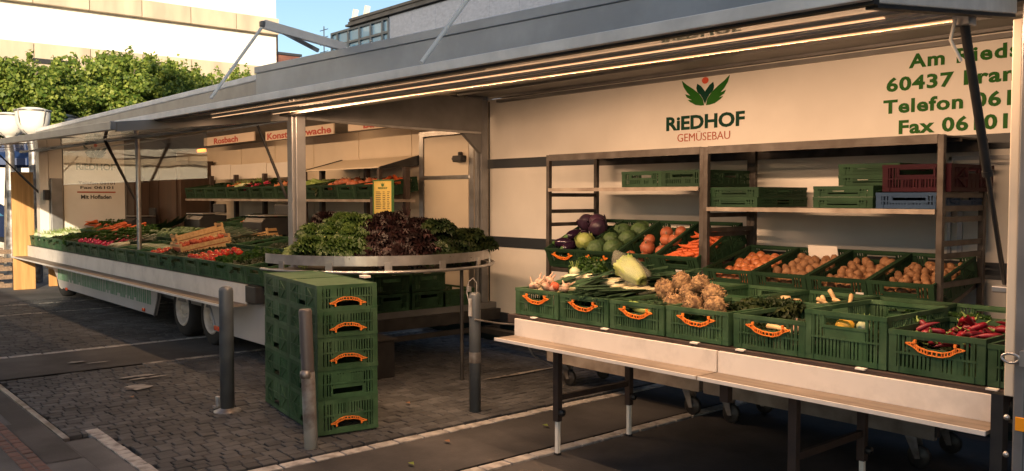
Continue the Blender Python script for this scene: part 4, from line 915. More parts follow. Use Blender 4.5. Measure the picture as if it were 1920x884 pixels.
b = MB(); b.box((-.050, -.018, d.length * .78), (-.036, .018, d.length * .98), T=Lm); b.build('scraped_plate', 'galv', parent=t, bevel=.004)
t = empty('bollard', (-5.09, 4.01, 0), 'dark bollard with a light band and a cable box, right of the lettuce stand', 'bollard', 'bollards')
b = MB(); b.lathe([(0, 0), (.043, 0), (.043, .87), (.036, .89), (0, .895)], 22); b.build('post', 'bollard_paint', parent=t)
b = MB(); b.lathe([(.0445, .37), (.0445, .45)], 22); b.build('band', 'galv', parent=t)
b = MB(); b.box((-.014, -.050, .72), (.018, -.041, .85)); b.build('sticker_plate', 'galv_old', parent=t)
b = MB(); b.tube([(.0, -.05, .80), (-.04, -.045, .90), (-.035, -.03, .97), (-.01, -.01, 1.0), (.01, .01, .96), (.02, 0, .88)], .0035, 6); b.box((-.035, -.05, .90), (-.01, -.025, .94)); b.build('cable_loop', 'galv', parent=t)
b = MB(); b.tube([(-5.04, 3.97, .70), (-4.98, 4.15, .66), (-4.85, 4.5, .62), (-4.7, 4.9, .60), (-4.5, 5.5, .66)], .008, 6); b.build('power_cable', 'galv', label='thin grey cable running from the dark bollard to the trailer wall', cat='cable')
b = MB(); b.tube([(-4.2, 3.70, .70), (-4.15, 3.75, .58), (-3.98, 3.8, .52), (-3.93, 3.75, .52)], .007, 6); b.build('power_cable', 'galv', label='short cable looping under the left end of the front table', cat='cable')

# ================================================================== PRODUCE MESHES
def blob(m, rx, ry, rz, seed=0, nz=.06, fr=2.2, n=12, rings=8, extra=None):
    off = Vector((seed * 3.1, seed * 1.7, seed * .9)); prof = [(math.sin(math.pi * j / rings), -math.cos(math.pi * j / rings)) for j in range(rings + 1)]
    prof[0] = (.001, -1); prof[-1] = (.001, 1); b = MB()
    def dd(v):
        k = 1 + nz * noise.noise(v * fr + off) * 2; return Vector((v.x * rx * k, v.y * ry * k, v.z * rz * k))
    b.lathe(prof, n, dist=dd)
    mats = [m]
    if extra: mats += extra(b)
    return b.mesh('body', *mats)
def carrot_mesh(m, L=.19, r=.017, bend=.01, green=False, seed=0, gm='herb'):
    rr = random.Random(seed); b = MB(); k = [(0, .55), (.03, .95), (.15, 1.0), (.45, .8), (.75, .5), (.95, .2), (1, .03)]
    b.tube([(bend * math.sin(t * 3) * 2, -L * t + L / 2, bend * math.sin(t * 4 + 1)) for t, _ in k], [r * q for _, q in k], 8)
    mats = [m]
    if green:
        for i in range(5):
            a = rr.uniform(-.5, .5); c = rr.uniform(-.1, .6); b.tube([(0, L / 2, 0), (a * .04, L / 2 + .05, c * .03), (a * .09, L / 2 + .12, c * .04)], [.003, .0025, .0015], 4, mi=1)
        mats.append(gm)
    return b.mesh('body', *mats)
def leek_mesh(seed, L=.52, white=.16):
    rr = random.Random(seed); b = MB()
    b.tube([(0, -L / 2, 0), (0, -L / 2 + .02, 0), (0, -L / 2 + white, .002)], [.008, .017, .014], 8, mi=0)
    for k in range(6):  # roots
        b.tube([(0, -L / 2, 0), (rr.uniform(-.015, .015), -L / 2 - .025, rr.uniform(-.01, .01))], [.002, .001], 3, mi=0)
    for k in range(5):  # folded leaves
        a = rr.uniform(-.10, .10); z = rr.uniform(-.01, .05); w = rr.uniform(.018, .030); vs = []
        for j in range(6):
            t = j / 5; y = -L / 2 + white - .02 + t * (L - white); ww = w * (1 - .75 * t ** 2)
            vs += [(a * t * t - ww, y, z * t + .010), (a * t * t, y, z * t + .002 + .012 * t), (a * t * t + ww, y, z * t + .010)]
        b.add(vs, [(j * 3 + q, j * 3 + q + 1, j * 3 + q + 4, j * 3 + q + 3) for j in range(5) for q in (0, 1)], 1, True)
    return b.mesh('body', 'leek_white', 'leek_green')
def leafy(b, n, R0, H, mi, seed, size=.03, flat=.6):
    rr = random.Random(seed)
    for _ in range(n):
        a = rr.random() * 6.283; r = R0 * math.sqrt(rr.random()); z = H * rr.random(); s = size * rr.uniform(.6, 1.3)
        c = Vector((r * math.cos(a), r * math.sin(a), z)); d = Vector((rr.gauss(0, 1), rr.gauss(0, 1), rr.gauss(flat, .6))).normalized()
        t = d.orthogonal().normalized(); t.rotate(Matrix.Rotation(rr.random() * 6.28, 3, d)); u = d.cross(t)
        b.add([c - t * s, c - u * s * .7 + d * s * .25, c + t * s, c + u * s * .7 + d * s * .25], [(0, 1, 2), (0, 2, 3)], mi, False)
def herb_mesh(seed, m='leaf_herb', n=320, R0=.10, H=.10, size=.020):
    b = MB(); leafy(b, n, R0, H, 0, seed, size)
    for k in range(8):
        a = k * .8; b.tube([(0, 0, -.02), (math.cos(a) * R0 * .6, math.sin(a) * R0 * .6, H * .7)], [.004, .002], 4, mi=1)
    return b.mesh('leaves', m, 'pale_green')
def radish_mesh(seed):
    rr = random.Random(seed); b = MB(); prof = [(.001, -1.5), (.12, -1.15), (.55, -.8), (.95, -.3), (1, .1), (.75, .65), (.25, .95), (.001, 1)]
    for k in range(11):
        T = Matrix.Translation((rr.uniform(-.05, .05), rr.uniform(-.05, .02), rr.uniform(-.01, .035))) @ Euler((R(rr.uniform(50, 120)), 0, rr.uniform(-.6, .6))).to_matrix().to_4x4() @ Matrix.Scale(rr.uniform(.014, .019), 4)
        b.lathe(prof, 9, T=T, mi=0)
    for _ in range(60):
        y = rr.uniform(.03, .16); b.add([(rr.uniform(-.05, .05), y, .02 + rr.uniform(0, .03)), (rr.uniform(-.07, .07), y + .03, .03), (rr.uniform(-.05, .05), y + .05, .01)], [(0, 1, 2)], 1)
    return b.mesh('bunch', 'radish', 'leaf_herb')
def celeriac_mesh(seed):
    rr = random.Random(seed); off = Vector((seed, seed * 2.2, 5)); b = MB()
    prof = [(math.sin(math.pi * j / 12), -math.cos(math.pi * j / 12)) for j in range(13)]; prof[0] = (.001, -1); prof[-1] = (.001, 1)
    def dd(v):
        k = 1 + .16 * noise.noise(v * 1.8 + off) + .10 * noise.noise(v * 6 + off) + (.10 * noise.noise(v * 14) if v.z < .3 else 0); return v * .068 * k
    b.lathe(prof, 18, dist=dd)
    for k in range(90):
        a = rr.random() * 6.283; zz = rr.uniform(-1, .25); r = math.sqrt(max(0, 1 - zz * zz)); v = Vector((r * math.cos(a), r * math.sin(a), zz)) * .066; t = Vector((rr.gauss(0, 1), rr.gauss(0, 1), rr.gauss(0, 1))).normalized() * .030
        b.tube([v, v * 1.06 + t * .3, v * 1.02 + t * .55, v * 1.04 + t * .7], [.0034, .003, .002, .001], 4, mi=1, cap=False)
    for k in range(7):
        a = k * .9; b.tube([(math.cos(a) * .012, math.sin(a) * .012, .055), (math.cos(a) * .018, math.sin(a) * .018, .085)], [.006, .004], 5, mi=1)
    return b.mesh('body', 'celeriac', 'root_hair')
def cabbage_mesh(seed, m, R0=.085, pointed=0):
    rr = random.Random(seed); off = Vector((seed, 1, seed)); b = MB(); prof = [(math.sin(math.pi * j / 10), -math.cos(math.pi * j / 10)) for j in range(11)]; prof[0] = (.001, -1); prof[-1] = (.001, 1)
    def dd(v):
        k = 1 + .05 * noise.noise(v * 2.5 + off); return Vector((v.x * k, v.y * k, v.z * k * (1 + pointed * (v.z > 0) * .7))) * R0
    b.lathe(prof, 16, dist=dd)
    for k in range(8):  # wrapping leaves, a bit proud of the head
        a0 = k * 2.4 + rr.uniform(-.3, .3); w = rr.uniform(.55, .85); top = rr.uniform(.1, .75); vs = []; nu, nv = 6, 6
        for j in range(nv + 1):
            th = -1.25 + (top + 1.25) * j / nv
            for i in range(nu + 1):
                u = -1 + 2 * i / nu; a = a0 + u * w * (1 - .25 * (j / nv) ** 3); e = 1.03 + .012 * (k % 4) + .14 * (j / nv) ** 4 * (.6 + abs(u)) + .02 * math.sin(u * 9 + k) * (j / nv)
                vs.append(Vector((math.cos(th) * math.cos(a), math.cos(th) * math.sin(a), math.sin(th) * (1 + pointed * .7 * (th > 0)))) * R0 * e)
        b.add(vs, [(j * (nu + 1) + i, j * (nu + 1) + i + 1, (j + 1) * (nu + 1) + i + 1, (j + 1) * (nu + 1) + i) for j in range(nv) for i in range(nu)], 0, True)
    return b.mesh('head', m)
def lettuce_mesh(seed, m, R0=.15, n=46, ruffle=.016, up=.9, wid=.075, spread=1.0):
    """a loose head: many curved leaves whose rims are frilled"""
    rr = random.Random(seed); b = MB(); nu, nv = 12, 5
    for k in range(n):
        f = k / n; a0 = k * 2.39996; el = R(82) * (1 - f) ** .8 * up + R(6); L = R0 * (.55 + .50 * f) * rr.uniform(.85, 1.15); w = wid * rr.uniform(.75, 1.2)
        ph = rr.random() * 6; fr = rr.uniform(7, 12); vs = []; o = Vector((math.cos(a0), math.sin(a0), 0)); sd = Vector((-o.y, o.x, 0))
        for j in range(nv + 1):
            t = j / nv; e = el - t * t * rr.uniform(.5, .8) * spread; r = L * t * math.cos(el - .45 * t * t); z = L * t * math.sin(el - .45 * t * t) + .01
            ww = w * (.22 + .78 * math.sin(min(1, t * 1.15) * math.pi * .58))
            for i in range(nu + 1):
                u = -1 + 2 * i / nu; edge = max(t ** 3, abs(u) ** 3 * t)
                rz = ruffle * edge * math.sin(fr * u + ph + t * 3) + ruffle * .5 * edge * math.sin(fr * 1.9 * u + ph * 2)
                p = o * (r - .18 * L * t * u * u + ruffle * .8 * edge * math.sin(fr * 1.3 * u + ph)) + sd * (u * ww) + Vector((0, 0, z + rz - abs(u) ** 2 * .018 * (1 - t)))
                vs.append(p)
        b.add(vs, [(j * (nu + 1) + i, j * (nu + 1) + i + 1, (j + 1) * (nu + 1) + i + 1, (j + 1) * (nu + 1) + i) for j in range(nv) for i in range(nu)], 0, True)
    return b.mesh('head', m)
def pepper_mesh(seed):
    b = MB(); k = [(0, .3), (.06, .9), (.2, 1), (.5, .8), (.8, .42), (1, .04)]; L = .16
    b.tube([(.02 * math.sin(t * 2.4 + seed), -L * t + L / 2, .012 * math.sin(t * 3)) for t, _ in k], [.020 * q for _, q in k], 10)
    b.tube([(0, L / 2, 0), (.004, L / 2 + .02, .006), (.012, L / 2 + .032, .014)], [.010, .004, .003], 6, mi=1)
    return b.mesh('body', 'pepper', 'pale_green')
def tomato_extra(b):
    for k in range(5):
        a = k * 1.257; b.add([(0, 0, .027), (.018 * math.cos(a - .2), .018 * math.sin(a - .2), .027), (.024 * math.cos(a), .024 * math.sin(a), .024), (.018 * math.cos(a + .2), .018 * math.sin(a + .2), .027)], [(0, 1, 2, 3)], 1)
    return ['pale_green']
MP = {
    'potato': [blob('potato', .034, .026, .023, s, .10) for s in range(3)],
    'onion': [blob('onion', .031, .031, .029, s, .03, extra=lambda b: (b.tube([(0, 0, .025), (0, 0, .045)], [.008, .002], 6), [])[1]) for s in range(2)],
    'pumpkin': [blob('pumpkin', .062, .062, .055, s, .03, extra=lambda b: (b.tube([(0, 0, .05), (.005, 0, .075)], [.009, .006], 6, mi=1), ['wood_old'])[1]) for s in range(2)],
    'carrot': [carrot_mesh('carrot', seed=s, L=.20 - .02 * s, bend=.004 + .003 * s) for s in range(3)],
    'parsnip': [carrot_mesh('parsnip', L=.26, r=.021, bend=.009, seed=s) for s in range(2)],
    'celeriac': [celeriac_mesh(s) for s in range(4)],
    'eggplant': [blob('eggplant', .045, .045, .085, 2, .02, extra=lambda b: (b.tube([(0, 0, .075), (0, 0, .10)], [.022, .008], 8, mi=1), ['herb'])[1])],
    'redcabbage': [cabbage_mesh(1, 'redcabbage', .078)], 'cabbage': [cabbage_mesh(2, 'cabbage', .082)],
    'savoy': [cabbage_mesh(s, 'savoy', .088) for s in (3, 4)], 'pointed': [cabbage_mesh(7, 'cabbage', .07, 1.0)],
    'leek': [leek_mesh(s) for s in range(3)], 'springonion': [leek_mesh(s + 9, L=.40, white=.07) for s in range(2)],
    'garlic': [blob('garlic', .026, .026, .022, 3, .10, extra=lambda b: (b.tube([(0, 0, .018), (.01, 0, .06)], [.008, .004], 6), [])[1])],
    'herb': [herb_mesh(s) for s in range(3)], 'darkherb': [],
    'radish': [radish_mesh(s) for s in range(3)], 'pepper': [pepper_mesh(s) for s in range(3)],
    'tomato': [blob('tomato', .031, .031, .027, s, .03, extra=tomato_extra) for s in range(2)],
    'apple': [blob('print_red', .026, .026, .024, s, .03) for s in range(2)],
    'cucumber': [blob('cucumber', .024, .17, .024, 1, .03)], 'zucchini': [blob('pale_green', .026, .10, .026, 4, .05)],
    'kohlrabi': [blob('kohlrabi', .052, .052, .046, s, .04, extra=lambda b: ([b.tube([(math.cos(k) * .02, math.sin(k) * .02, .035), (math.cos(k) * .05, math.sin(k) * .05, .10)], [.004, .002], 4, mi=1) for k in range(6)], ['pale_green'])[1]) for s in range(2)],
    'yellow': [blob('yellowveg', .05, .035, .035, 3, .06)],
}
MP['darkherb'] = [lettuce_mesh(s, 'leaf_darkgreen', .125, 26, .014, wid=.05) for s in (21, 22)]
NAMES = dict(potato='potato', onion='onion', pumpkin='pumpkin', carrot='carrot', parsnip='parsnip', celeriac='celeriac', eggplant='aubergine', redcabbage='red_cabbage', cabbage='white_cabbage', savoy='savoy_cabbage',
             pointed='pointed_cabbage', leek='leek', springonion='spring_onion', garlic='garlic_bulb', herb='herb_bunch', darkherb='kale_bunch', radish='radish_bunch', pepper='red_pepper', tomato='tomato', apple='red_apple',
             cucumber='cucumber', zucchini='marrow', kohlrabi='kohlrabi', yellow='yellow_squash')
def put(kind, loc, rot, label, group=None, s=1.0, M0=None):
    me = rnd.choice(MP[kind]); o = obj(NAMES[kind], me, None, label=label, cat=NAMES[kind].replace('_', ' '), group=group)
    T = Matrix.Translation(loc) @ Euler(rot).to_matrix().to_4x4() @ Matrix.Diagonal((s, s, s, 1)) if not isinstance(s, tuple) else Matrix.Translation(loc) @ Euler(rot).to_matrix().to_4x4() @ Matrix.Diagonal((*s, 1))
    o.matrix_world = (M0 @ T) if M0 is not None else T
    return o
def cm(cr_):  # crate frame without its scale
    return Matrix.Translation(cr_.location) @ cr_.rotation_euler.to_matrix().to_4x4()
def fill(cr_, kind, nx, ny, z, label, group, x0=-.16, x1=.16, y0=-.26, y1=.26, jit=.010, layers=1, dz=.03, rot='any', s=1.0, rise=0):
    M0 = cm(cr_)
    for L in range(layers):
        for j in range(ny):
            for i in range(nx):
                off = .5 if (j + L) % 2 else 0
                x = x0 + (x1 - x0) * (i + .25 + off * .5) / nx; y = y0 + (y1 - y0) * (j + .5 + L * .3) / ny
                if L and rnd.random() < .25: continue
                rt = (rnd.random() * 6, rnd.random() * 6, rnd.random() * 6) if rot == 'any' else ((rnd.gauss(0, .15), rnd.gauss(0, .2), rnd.random() * 6) if rot == 'up' else (rnd.gauss(rot[0], .12), rnd.gauss(rot[1], .12), rnd.gauss(rot[2], .22)))
                put(kind, (x + rnd.gauss(0, jit), y + rnd.gauss(0, jit), z + L * dz + rise * (j + .5) / ny + rnd.gauss(0, .004)), rt, label, group, s * rnd.uniform(.9, 1.12), M0)

# ---- right rack, potatoes and onions
T_ = 'loose in the %s dark crate of the right rack'
fill(RC2[0], 'onion', 5, 7, .088, 'brown onion in the left crate of the right rack', 'onions in the left crate of the right rack', x0=-.15, layers=1, s=1.15, rise=.015)
fill(RC2[1], 'potato', 5, 7, .088, 'potato in the crate with the white card on the right rack', 'potatoes in the second crate of the right rack', rise=.02, s=1.2)
fill(RC2[2], 'potato', 5, 7, .088, 'potato in the third crate of the right rack', 'potatoes in the third crate of the right rack', rise=.02, s=1.15)
fill(RC2[3], 'potato', 6, 8, .092, 'small potato in the right hand crate of the right rack', 'potatoes in the last crate of the right rack', rise=.02, s=.95)
for i, k in ((0, 'onion'), (1, 'potato'), (2, 'potato'), (3, 'potato')):   # lower layer that closes the gaps
    M0 = cm(RC2[i]); b = MB()
    for j in range(7):
        for q in range(5): T = M0 @ Matrix.Translation((-.15 + q * .075, -.24 + j * .08, .062)) @ Matrix.Diagonal((.048, .048, .03, 1)); b.lathe([(.001, -1), (.7, -.7), (1, 0), (.7, .7), (.001, 1)], 7, T=T)
    b.build('vegetable_layer', k, label='lower layer of %s filling the %s crate on the right rack' % ('onions' if i == 0 else 'potatoes', ORD[i]), cat='vegetables', kind='stuff')
# ---- left rack
M0 = cm(RC1[0])
for x, y, z, k in ((-.10, -.16, .16, 'eggplant'), (.0, -.2, .15, 'eggplant'), (-.1, -.02, .17, 'eggplant'), (.02, -.02, .17, 'eggplant')):
    put(k, (x, y, z), (R(80), 0, rnd.uniform(-1.2, 1.2)), 'glossy black aubergine in the left crate of the left rack', 'aubergines on the left rack', 1, M0)
for x, y, z, lab in ((.02, .17, .20, 'dark red cabbage at the back of the aubergine crate'), (-.12, .18, .19, 'dark red cabbage in the back corner of the aubergine crate'), (.13, .06, .21, 'dark red cabbage beside the yellow green cabbage')): put('redcabbage', (x, y, z), (0, 0, x * 9), lab, None, .95, M0)
put('cabbage', (.17, -.17, .19), (.3, 0, 1), 'pale yellow green round cabbage on the left rack', None, .88, M0)
M0 = cm(RC1[1]); k = 0
for y in (-.19, -.02, .16):
    for x in (-.09, .10):
        k += 1; put('savoy', (x + rnd.uniform(-.015, .015), y, .115 + rnd.uniform(0, .03)), (rnd.uniform(-.5, .5), rnd.uniform(-.5, .5), k), 'dark green savoy cabbage, %s one in the second crate of the left rack' % ['front left', 'front right', 'middle left', 'middle right', 'back left', 'back right'][k - 1], 'savoy cabbages on the left rack', rnd.uniform(.78, .98), M0)
M0 = cm(RC1[2])
for x, y, z in ((-.11, -.22, .13), (.03, -.23, .125), (.13, -.12, .13), (-.04, -.09, .14), (-.12, .04, .14), (.02, .08, .13), (.12, .06, .14), (-.07, .2, .13), (.07, .21, .14)):
    put('pumpkin', (x, y, z - .02), (rnd.uniform(-.5, .5), rnd.uniform(-.5, .5), 0), 'orange pumpkin in the third crate of the left rack', 'pumpkins on the left rack', rnd.uniform(.7, .98), M0)
M0 = cm(RC1[3])
for k in range(44): put('carrot', (rnd.uniform(-.11, .12), rnd.uniform(-.24, .16), .11 + rnd.uniform(0, .05)), (rnd.gauss(0, .1), rnd.gauss(0, .1), R(-90) + rnd.gauss(0, .35)), 'orange carrot in the right crate of the left rack', 'carrots on the left rack', .95, M0)
# ---- front table
M0 = cm(FC[0])
for k in range(10): put('springonion', (-.14 + k * .03, .05 + rnd.uniform(-.03, .03), .145 + rnd.uniform(0, .04)), (R(5), 0, rnd.gauss(0, .14)), 'spring onion in the left crate of the front table', 'spring onions at the left end of the front table', 1.25, M0)
for x, y, z in ((-.12, -.22, .18), (-.06, -.24, .19), (-.09, -.17, .20), (-.02, -.20, .185), (-.14, -.15, .20), (-.05, -.13, .21), (-.10, -.10, .215)): put('garlic', (x, y, z), (rnd.uniform(-1, 1), rnd.uniform(-1, 1), 0), 'brownish garlic bulb at the left end of the front table', 'garlic bulbs', 1.05, M0)
for k, (x, kd) in enumerate(((.03, 'parsnip'), (.07, 'apple'), (.11, 'garlic'), (.15, 'garlic'), (.20, 'garlic'), (.06, 'apple'), (.12, 'apple'))):
    put('garlic' if kd != 'apple' else 'apple', (x, -.24 + .04 * (k % 2), .185 + .01 * (k // 4)), (R(70), 0, k), {'apple': 'small red turnip beside the white leek ends', 'garlic': 'white leek end pointing forward beside the garlic', 'parsnip': 'white leek end pointing forward beside the garlic'}[kd], 'turnips and leek ends on the front table', (1, 1, 1.7) if kd != 'apple' else 1.0, M0)
M0 = cm(FC[1])
for k in range(20): put('leek', (-.16 + (k % 10) * .035, -.02 + rnd.uniform(-.05, .04), .12 + .035 * (k // 10) + rnd.uniform(0, .02)), (R(-4), 0, rnd.gauss(R(180), .10)), 'dark green leek in the second crate of the front table', 'leeks in the second crate', 1.05, M0)
M0 = cm(FC[2])
for k in range(14): put('leek', (-.15 + k * .022, .0 + rnd.uniform(-.05, .05), .085 + rnd.uniform(0, .03)), (0, 0, rnd.gauss(R(180), .15)), 'dark leek in the third crate of the front table', 'leeks in the third crate', 1.0, M0)
put('zucchini', (.03, -.275, .125), (0, 0, R(82)), 'pale green marrow showing above the handle of the third crate', None, .9, M0)
put('zucchini', (-.06, -.24, .14), (0, 0, R(70)), 'pale marrow lying behind the rim of the third crate', None, .9, M0)
for k in range(11): put('leek', (-4.02 + k * .045, 4.28 + rnd.uniform(-.05, .05), 1.03 + rnd.uniform(0, .05)), (R(3), R(2), R(-78) + rnd.gauss(0, .14)), 'long dark leek lying across the back of the left crates', 'leeks laid across the left crates', 1.3)
for k, (px, py) in enumerate(((1085, 498), (1105, 488), (1122, 498), (1098, 506))):
    q = on(px, py + 12, 1, 4.5); put('herb', (q.x, 4.5, q.z - .03), (R(-30), 0, k), 'leafy green celery bunch standing behind the left crates of the front table', 'celery bunches', .85)
q = on(1078, 510, 1, 4.42); put('kohlrabi', q, (0, 0, 0), 'pale green kohlrabi in front of the celery', None, .8)
for k, (px, py) in enumerate(((1128, 523), (1140, 530), (1150, 526))):
    q = on(px, py, 1, 4.35); put('carrot' if k else 'parsnip', q, (0, R(0), R(-48) + k * .1), 'pale and red stalk vegetable below the celery bunch', 'stalks below the celery', (1.3, 1.1, 1.3))
M0 = cm(FC[3])
CEL = ['front left', 'front middle', 'front right', 'middle left', 'centre', 'middle right', 'back left', 'topmost', 'top right', 'smooth far left one', 'lower centre']
for k, (px, py, y) in enumerate(((1262, 572, 3.92), (1300, 574, 3.86), (1340, 578, 3.82), (1250, 548, 4.0), (1292, 552, 3.98), (1338, 556, 3.92), (1280, 544, 4.1), (1278, 530, 4.02), (1313, 535, 3.98), (1245, 541, 4.2), (1305, 562, 4.05))):
    q = on(px, py - 2, 1, y); put('celeriac', q, (rnd.uniform(-1, 1), rnd.uniform(2.2, 3.9), k), 'hairy brown celeriac root, %s of the pile in the fourth crate' % CEL[k], 'celeriac roots', rnd.uniform(.74, .86))
for k in range(5): put('darkherb', (-2.86 + .09 * (k % 3), 4.05 + .07 * k, .95), (0, 0, k), 'dark leaves tucked in behind the celeriac', 'dark leaves behind the celeriac', .9)
for k in range(9): put('darkherb', (-2.74 + rnd.uniform(-.10, .12), 4.22 + rnd.uniform(-.16, .16), .955 + rnd.uniform(-.01, .02)), (0, 0, k), 'dark green kale heaped right of the celeriac', 'kale right of the celeriac', .9)
M0 = cm(FC[4])
for k in range(6): put('darkherb', (-.1 + .1 * (k % 3), -.12 + .2 * (k // 3), .04), (0, 0, k), 'dark leafy vegetable inside the fifth crate', 'leaves in the fifth crate', .95, M0)
put('parsnip', (.02, -.20, .10), (0, 0, R(80)), 'pale parsnip lying near the front rim of the fifth crate', None, .8, M0); put('garlic', (.10, -.22, .115), (0, 0, 0), 'white bulb among the dark leaves of the fifth crate', None, .9, M0)
M0 = cm(FC[5])
for k in range(6): put('darkherb', (-.1 + .1 * (k % 3), -.16 + .22 * (k // 3), .08), (0, 0, k), 'dark leafy vegetable inside the taller crate', 'leaves in the taller crate', .95, M0)
put('yellow', (-.02, -.26, .17), (0, 0, R(15)), 'cream and yellow squash seen through the opening of the taller crate', None, .9, M0); put('kohlrabi', (.06, -.24, .17), (0, 0, 0), 'grey green bulb beside the squash in the taller crate', None, .6, M0)
for k, (px, py) in enumerate(((1430, 566), (1450, 568), (1468, 570), (1446, 560), (1475, 574))):
    q = on(px, py, 1, 4.6); put('parsnip', (q.x, 4.6, q.z), (0, rnd.uniform(-.3, .3), R(-60) + rnd.uniform(-.5, .7) + (1.3 if k == 4 else 0)), 'pale parsnip in the open crate right of the kale', 'parsnips in the back row', .95)
for k, (px, py) in enumerate(((1545, 572), (1556, 566), (1568, 560), (1584, 568), (1590, 560), (1602, 578), (1550, 582), (1578, 582))):
    q = on(px, py, 1, 4.55); put('parsnip', (q.x, 4.55, q.z - .02), (rnd.uniform(.3, 1.1), rnd.uniform(-.4, .4), rnd.uniform(0, 3)), 'forked pale root sticking out of the crate behind the taller crate', 'forked roots in the back row', .62)
for i in (3, 4, 5, 6):
    M0 = cm(SC2[i])
    for k in range(4): put('darkherb', (-.08 + .16 * (k % 2), -.1 + .2 * (k // 2), .03), (0, 0, k), 'dark leaves in the %s crate of the back row' % ORD[i], 'leaves in the back row of crates', 1.1, M0)
for k in range(10): q = Vector((-1.90 + rnd.uniform(-.1, .25), 4.38 + rnd.uniform(-.06, .05), .985)); put('herb', q, (0, 0, k), 'small green leaves behind the taller crate', 'leaves behind the taller crate', .5)
M0 = cm(FC[6])
for k in range(56):
    x = rnd.uniform(-.11, .17); put('pepper', (x, rnd.uniform(-.24, .16), .125 + rnd.uniform(0, .05) + (.025 if k > 44 else 0)), (rnd.uniform(-.6, .9) if k > 46 else rnd.gauss(0, .15), rnd.gauss(0, .2), rnd.uniform(0, 6.3)), 'shiny red pointed pepper in the last full crate', 'red pointed peppers', rnd.uniform(.55, .8), M0)
for k in range(4): put('darkherb', (-.13, -.15 + .12 * k, .08), (0, 0, k), 'dark stalks left of the red peppers', 'stalks left of the peppers', .7, M0)
M0 = cm(FC[7])
for k in range(8): put('pepper', (rnd.uniform(-.15, 0), rnd.uniform(-.24, .0), .12 + rnd.uniform(0, .03)), (rnd.uniform(-.3, .3), 0, rnd.uniform(0, 6.3)), 'red pointed pepper in the crate behind the right post', 'peppers behind the post', .85, M0)
# Chinese cabbage in its clear bag, leaning up behind the leeks
q0 = on(1160, 486, 1, 4.30); q1 = on(1214, 536, 1, 4.12); dv = (q0 - q1)
T = Matrix.Translation(q1.lerp(q0, .5)) @ dv.normalized().to_track_quat('Z', 'Y').to_matrix().to_4x4()
t = empty('bagged_cabbage', q1, 'long pale Chinese cabbage in a crumpled clear bag, leaning behind the leeks', 'cabbage')
def napa():
    b = MB(); rr = random.Random(12)
    for k in range(22):   # long upright leaves with pale ribs, curling out at the frilled tip
        a0 = k * 2.39996; f = k / 22; r0 = .028 + .045 * f; L = .30 - .05 * f + rr.uniform(-.02, .02); vs = []; nu, nv = 8, 9; ph = rr.random() * 6
        o = Vector((math.cos(a0), math.sin(a0), 0)); sd = Vector((-o.y, o.x, 0)); w = .050 + .020 * f
        for j in range(nv + 1):
            t_ = j / nv; rad = r0 * (.55 + .75 * math.sin(min(1, t_ * 1.25) * math.pi * .62)) + .035 * max(0, t_ - .72) ** 1.2 * 2.2 * (.5 + f)
            ww = w * (.55 + .6 * math.sin(t_ * math.pi * .75))
            for i in range(nu + 1):
                u = -1 + 2 * i / nu; e = max(abs(u) ** 3, t_ ** 6) * t_
                p = o * (rad - abs(u) ** 2 * rad * .35 + .006 * (1 - abs(u)) ** 3 + .010 * e * math.sin(u * 14 + ph)) + sd * (u * ww * .8) + Vector((0, 0, -.16 + L * t_ + .010 * e * math.sin(u * 11 + ph * 2)))
                vs.append(p)
        b.add(vs, [(j * (nu + 1) + i, j * (nu + 1) + i + 1, (j + 1) * (nu + 1) + i + 1, (j + 1) * (nu + 1) + i) for j in range(nv) for i in range(nu)], 0, True)
    return b.mesh('leaves', 'cabbage')
cb_ = obj('cabbage_head', napa(), t); cb_.matrix_world = Matrix.Translation(-t.location) @ T @ Matrix.Diagonal((.82, .8, 1.0, 1))
b = MB()
def crump(v): return v * (1 + .14 * noise.noise(v * 16) + .10 * noise.noise(v * 40))
b.lathe([(.02, -.16), (.055, -.15), (.080, -.09), (.082, .0), (.075, .10), (.055, .17), (.05, .19), (.06, .225), (.05, .24)], 22, dist=crump)
bag = b.build('bag', 'film', parent=t); bag.matrix_world = Matrix.Translation(-t.location) @ T
"""---"""

# ================================================================== ROUND LETTUCE STAND
CX_, CY_, RR_ = -6.90, 4.27, 1.045
LS = empty('lettuce_stand', (CX_, CY_, 0), 'half round metal stand with a pale rim, heaped with lettuce', 'stand')
def arc(r, z, a0=-92, a1=92, n=40): return [(CX_ + r * math.cos(R(a)), CY_ + r * math.sin(R(a)), z) for a in np.linspace(a0, a1, n)]
def ribbon(mb, r, z0, z1, t, a0=-92, a1=92, n=40):
    A = np.linspace(a0, a1, n); vs = []
    for a in A:
        c, s = math.cos(R(a)), math.sin(R(a))
        for rr2, z in ((r, z0), (r + t, z0), (r + t, z1), (r, z1)): vs.append((CX_ + rr2 * c, CY_ + rr2 * s, z))
    mb.add(vs, [(4 * i + k, 4 * i + (k + 1) % 4, 4 * (i + 1) + (k + 1) % 4, 4 * (i + 1) + k) for i in range(n - 1) for k in range(4)] + [(3, 2, 1, 0), tuple(4 * (n - 1) + k for k in range(4))], 0, False)
P(LS, 'rim_band', 'alu', lambda mb: ribbon(mb, RR_, 1.048, 1.128, .006))
P(LS, 'lower_rail', 'alu', lambda mb: mb.tube(arc(RR_ + .045, 1.0), .013, 8))
for a in (-78, -52, -26, 0, 26, 52, 78): P(LS, 'upright', 'alu', lambda mb: mb.box((-.006, -.03, .99), (.006, .03, 1.075), T=Matrix.Translation((CX_ + (RR_ + .006) * math.cos(R(a)), CY_ + (RR_ + .006) * math.sin(R(a)), 0)) @ Matrix.Rotation(R(a), 4, 'Z')))
P(LS, 'tray', 'dark_metal', lambda mb: mb.prism([(CX_ + (RR_ - .02) * math.cos(R(a)), CY_ + (RR_ - .02) * math.sin(R(a))) for a in np.linspace(-90, 90, 30)], 2, .985, 1.0))
lx = on(797, 690, 2, 0)
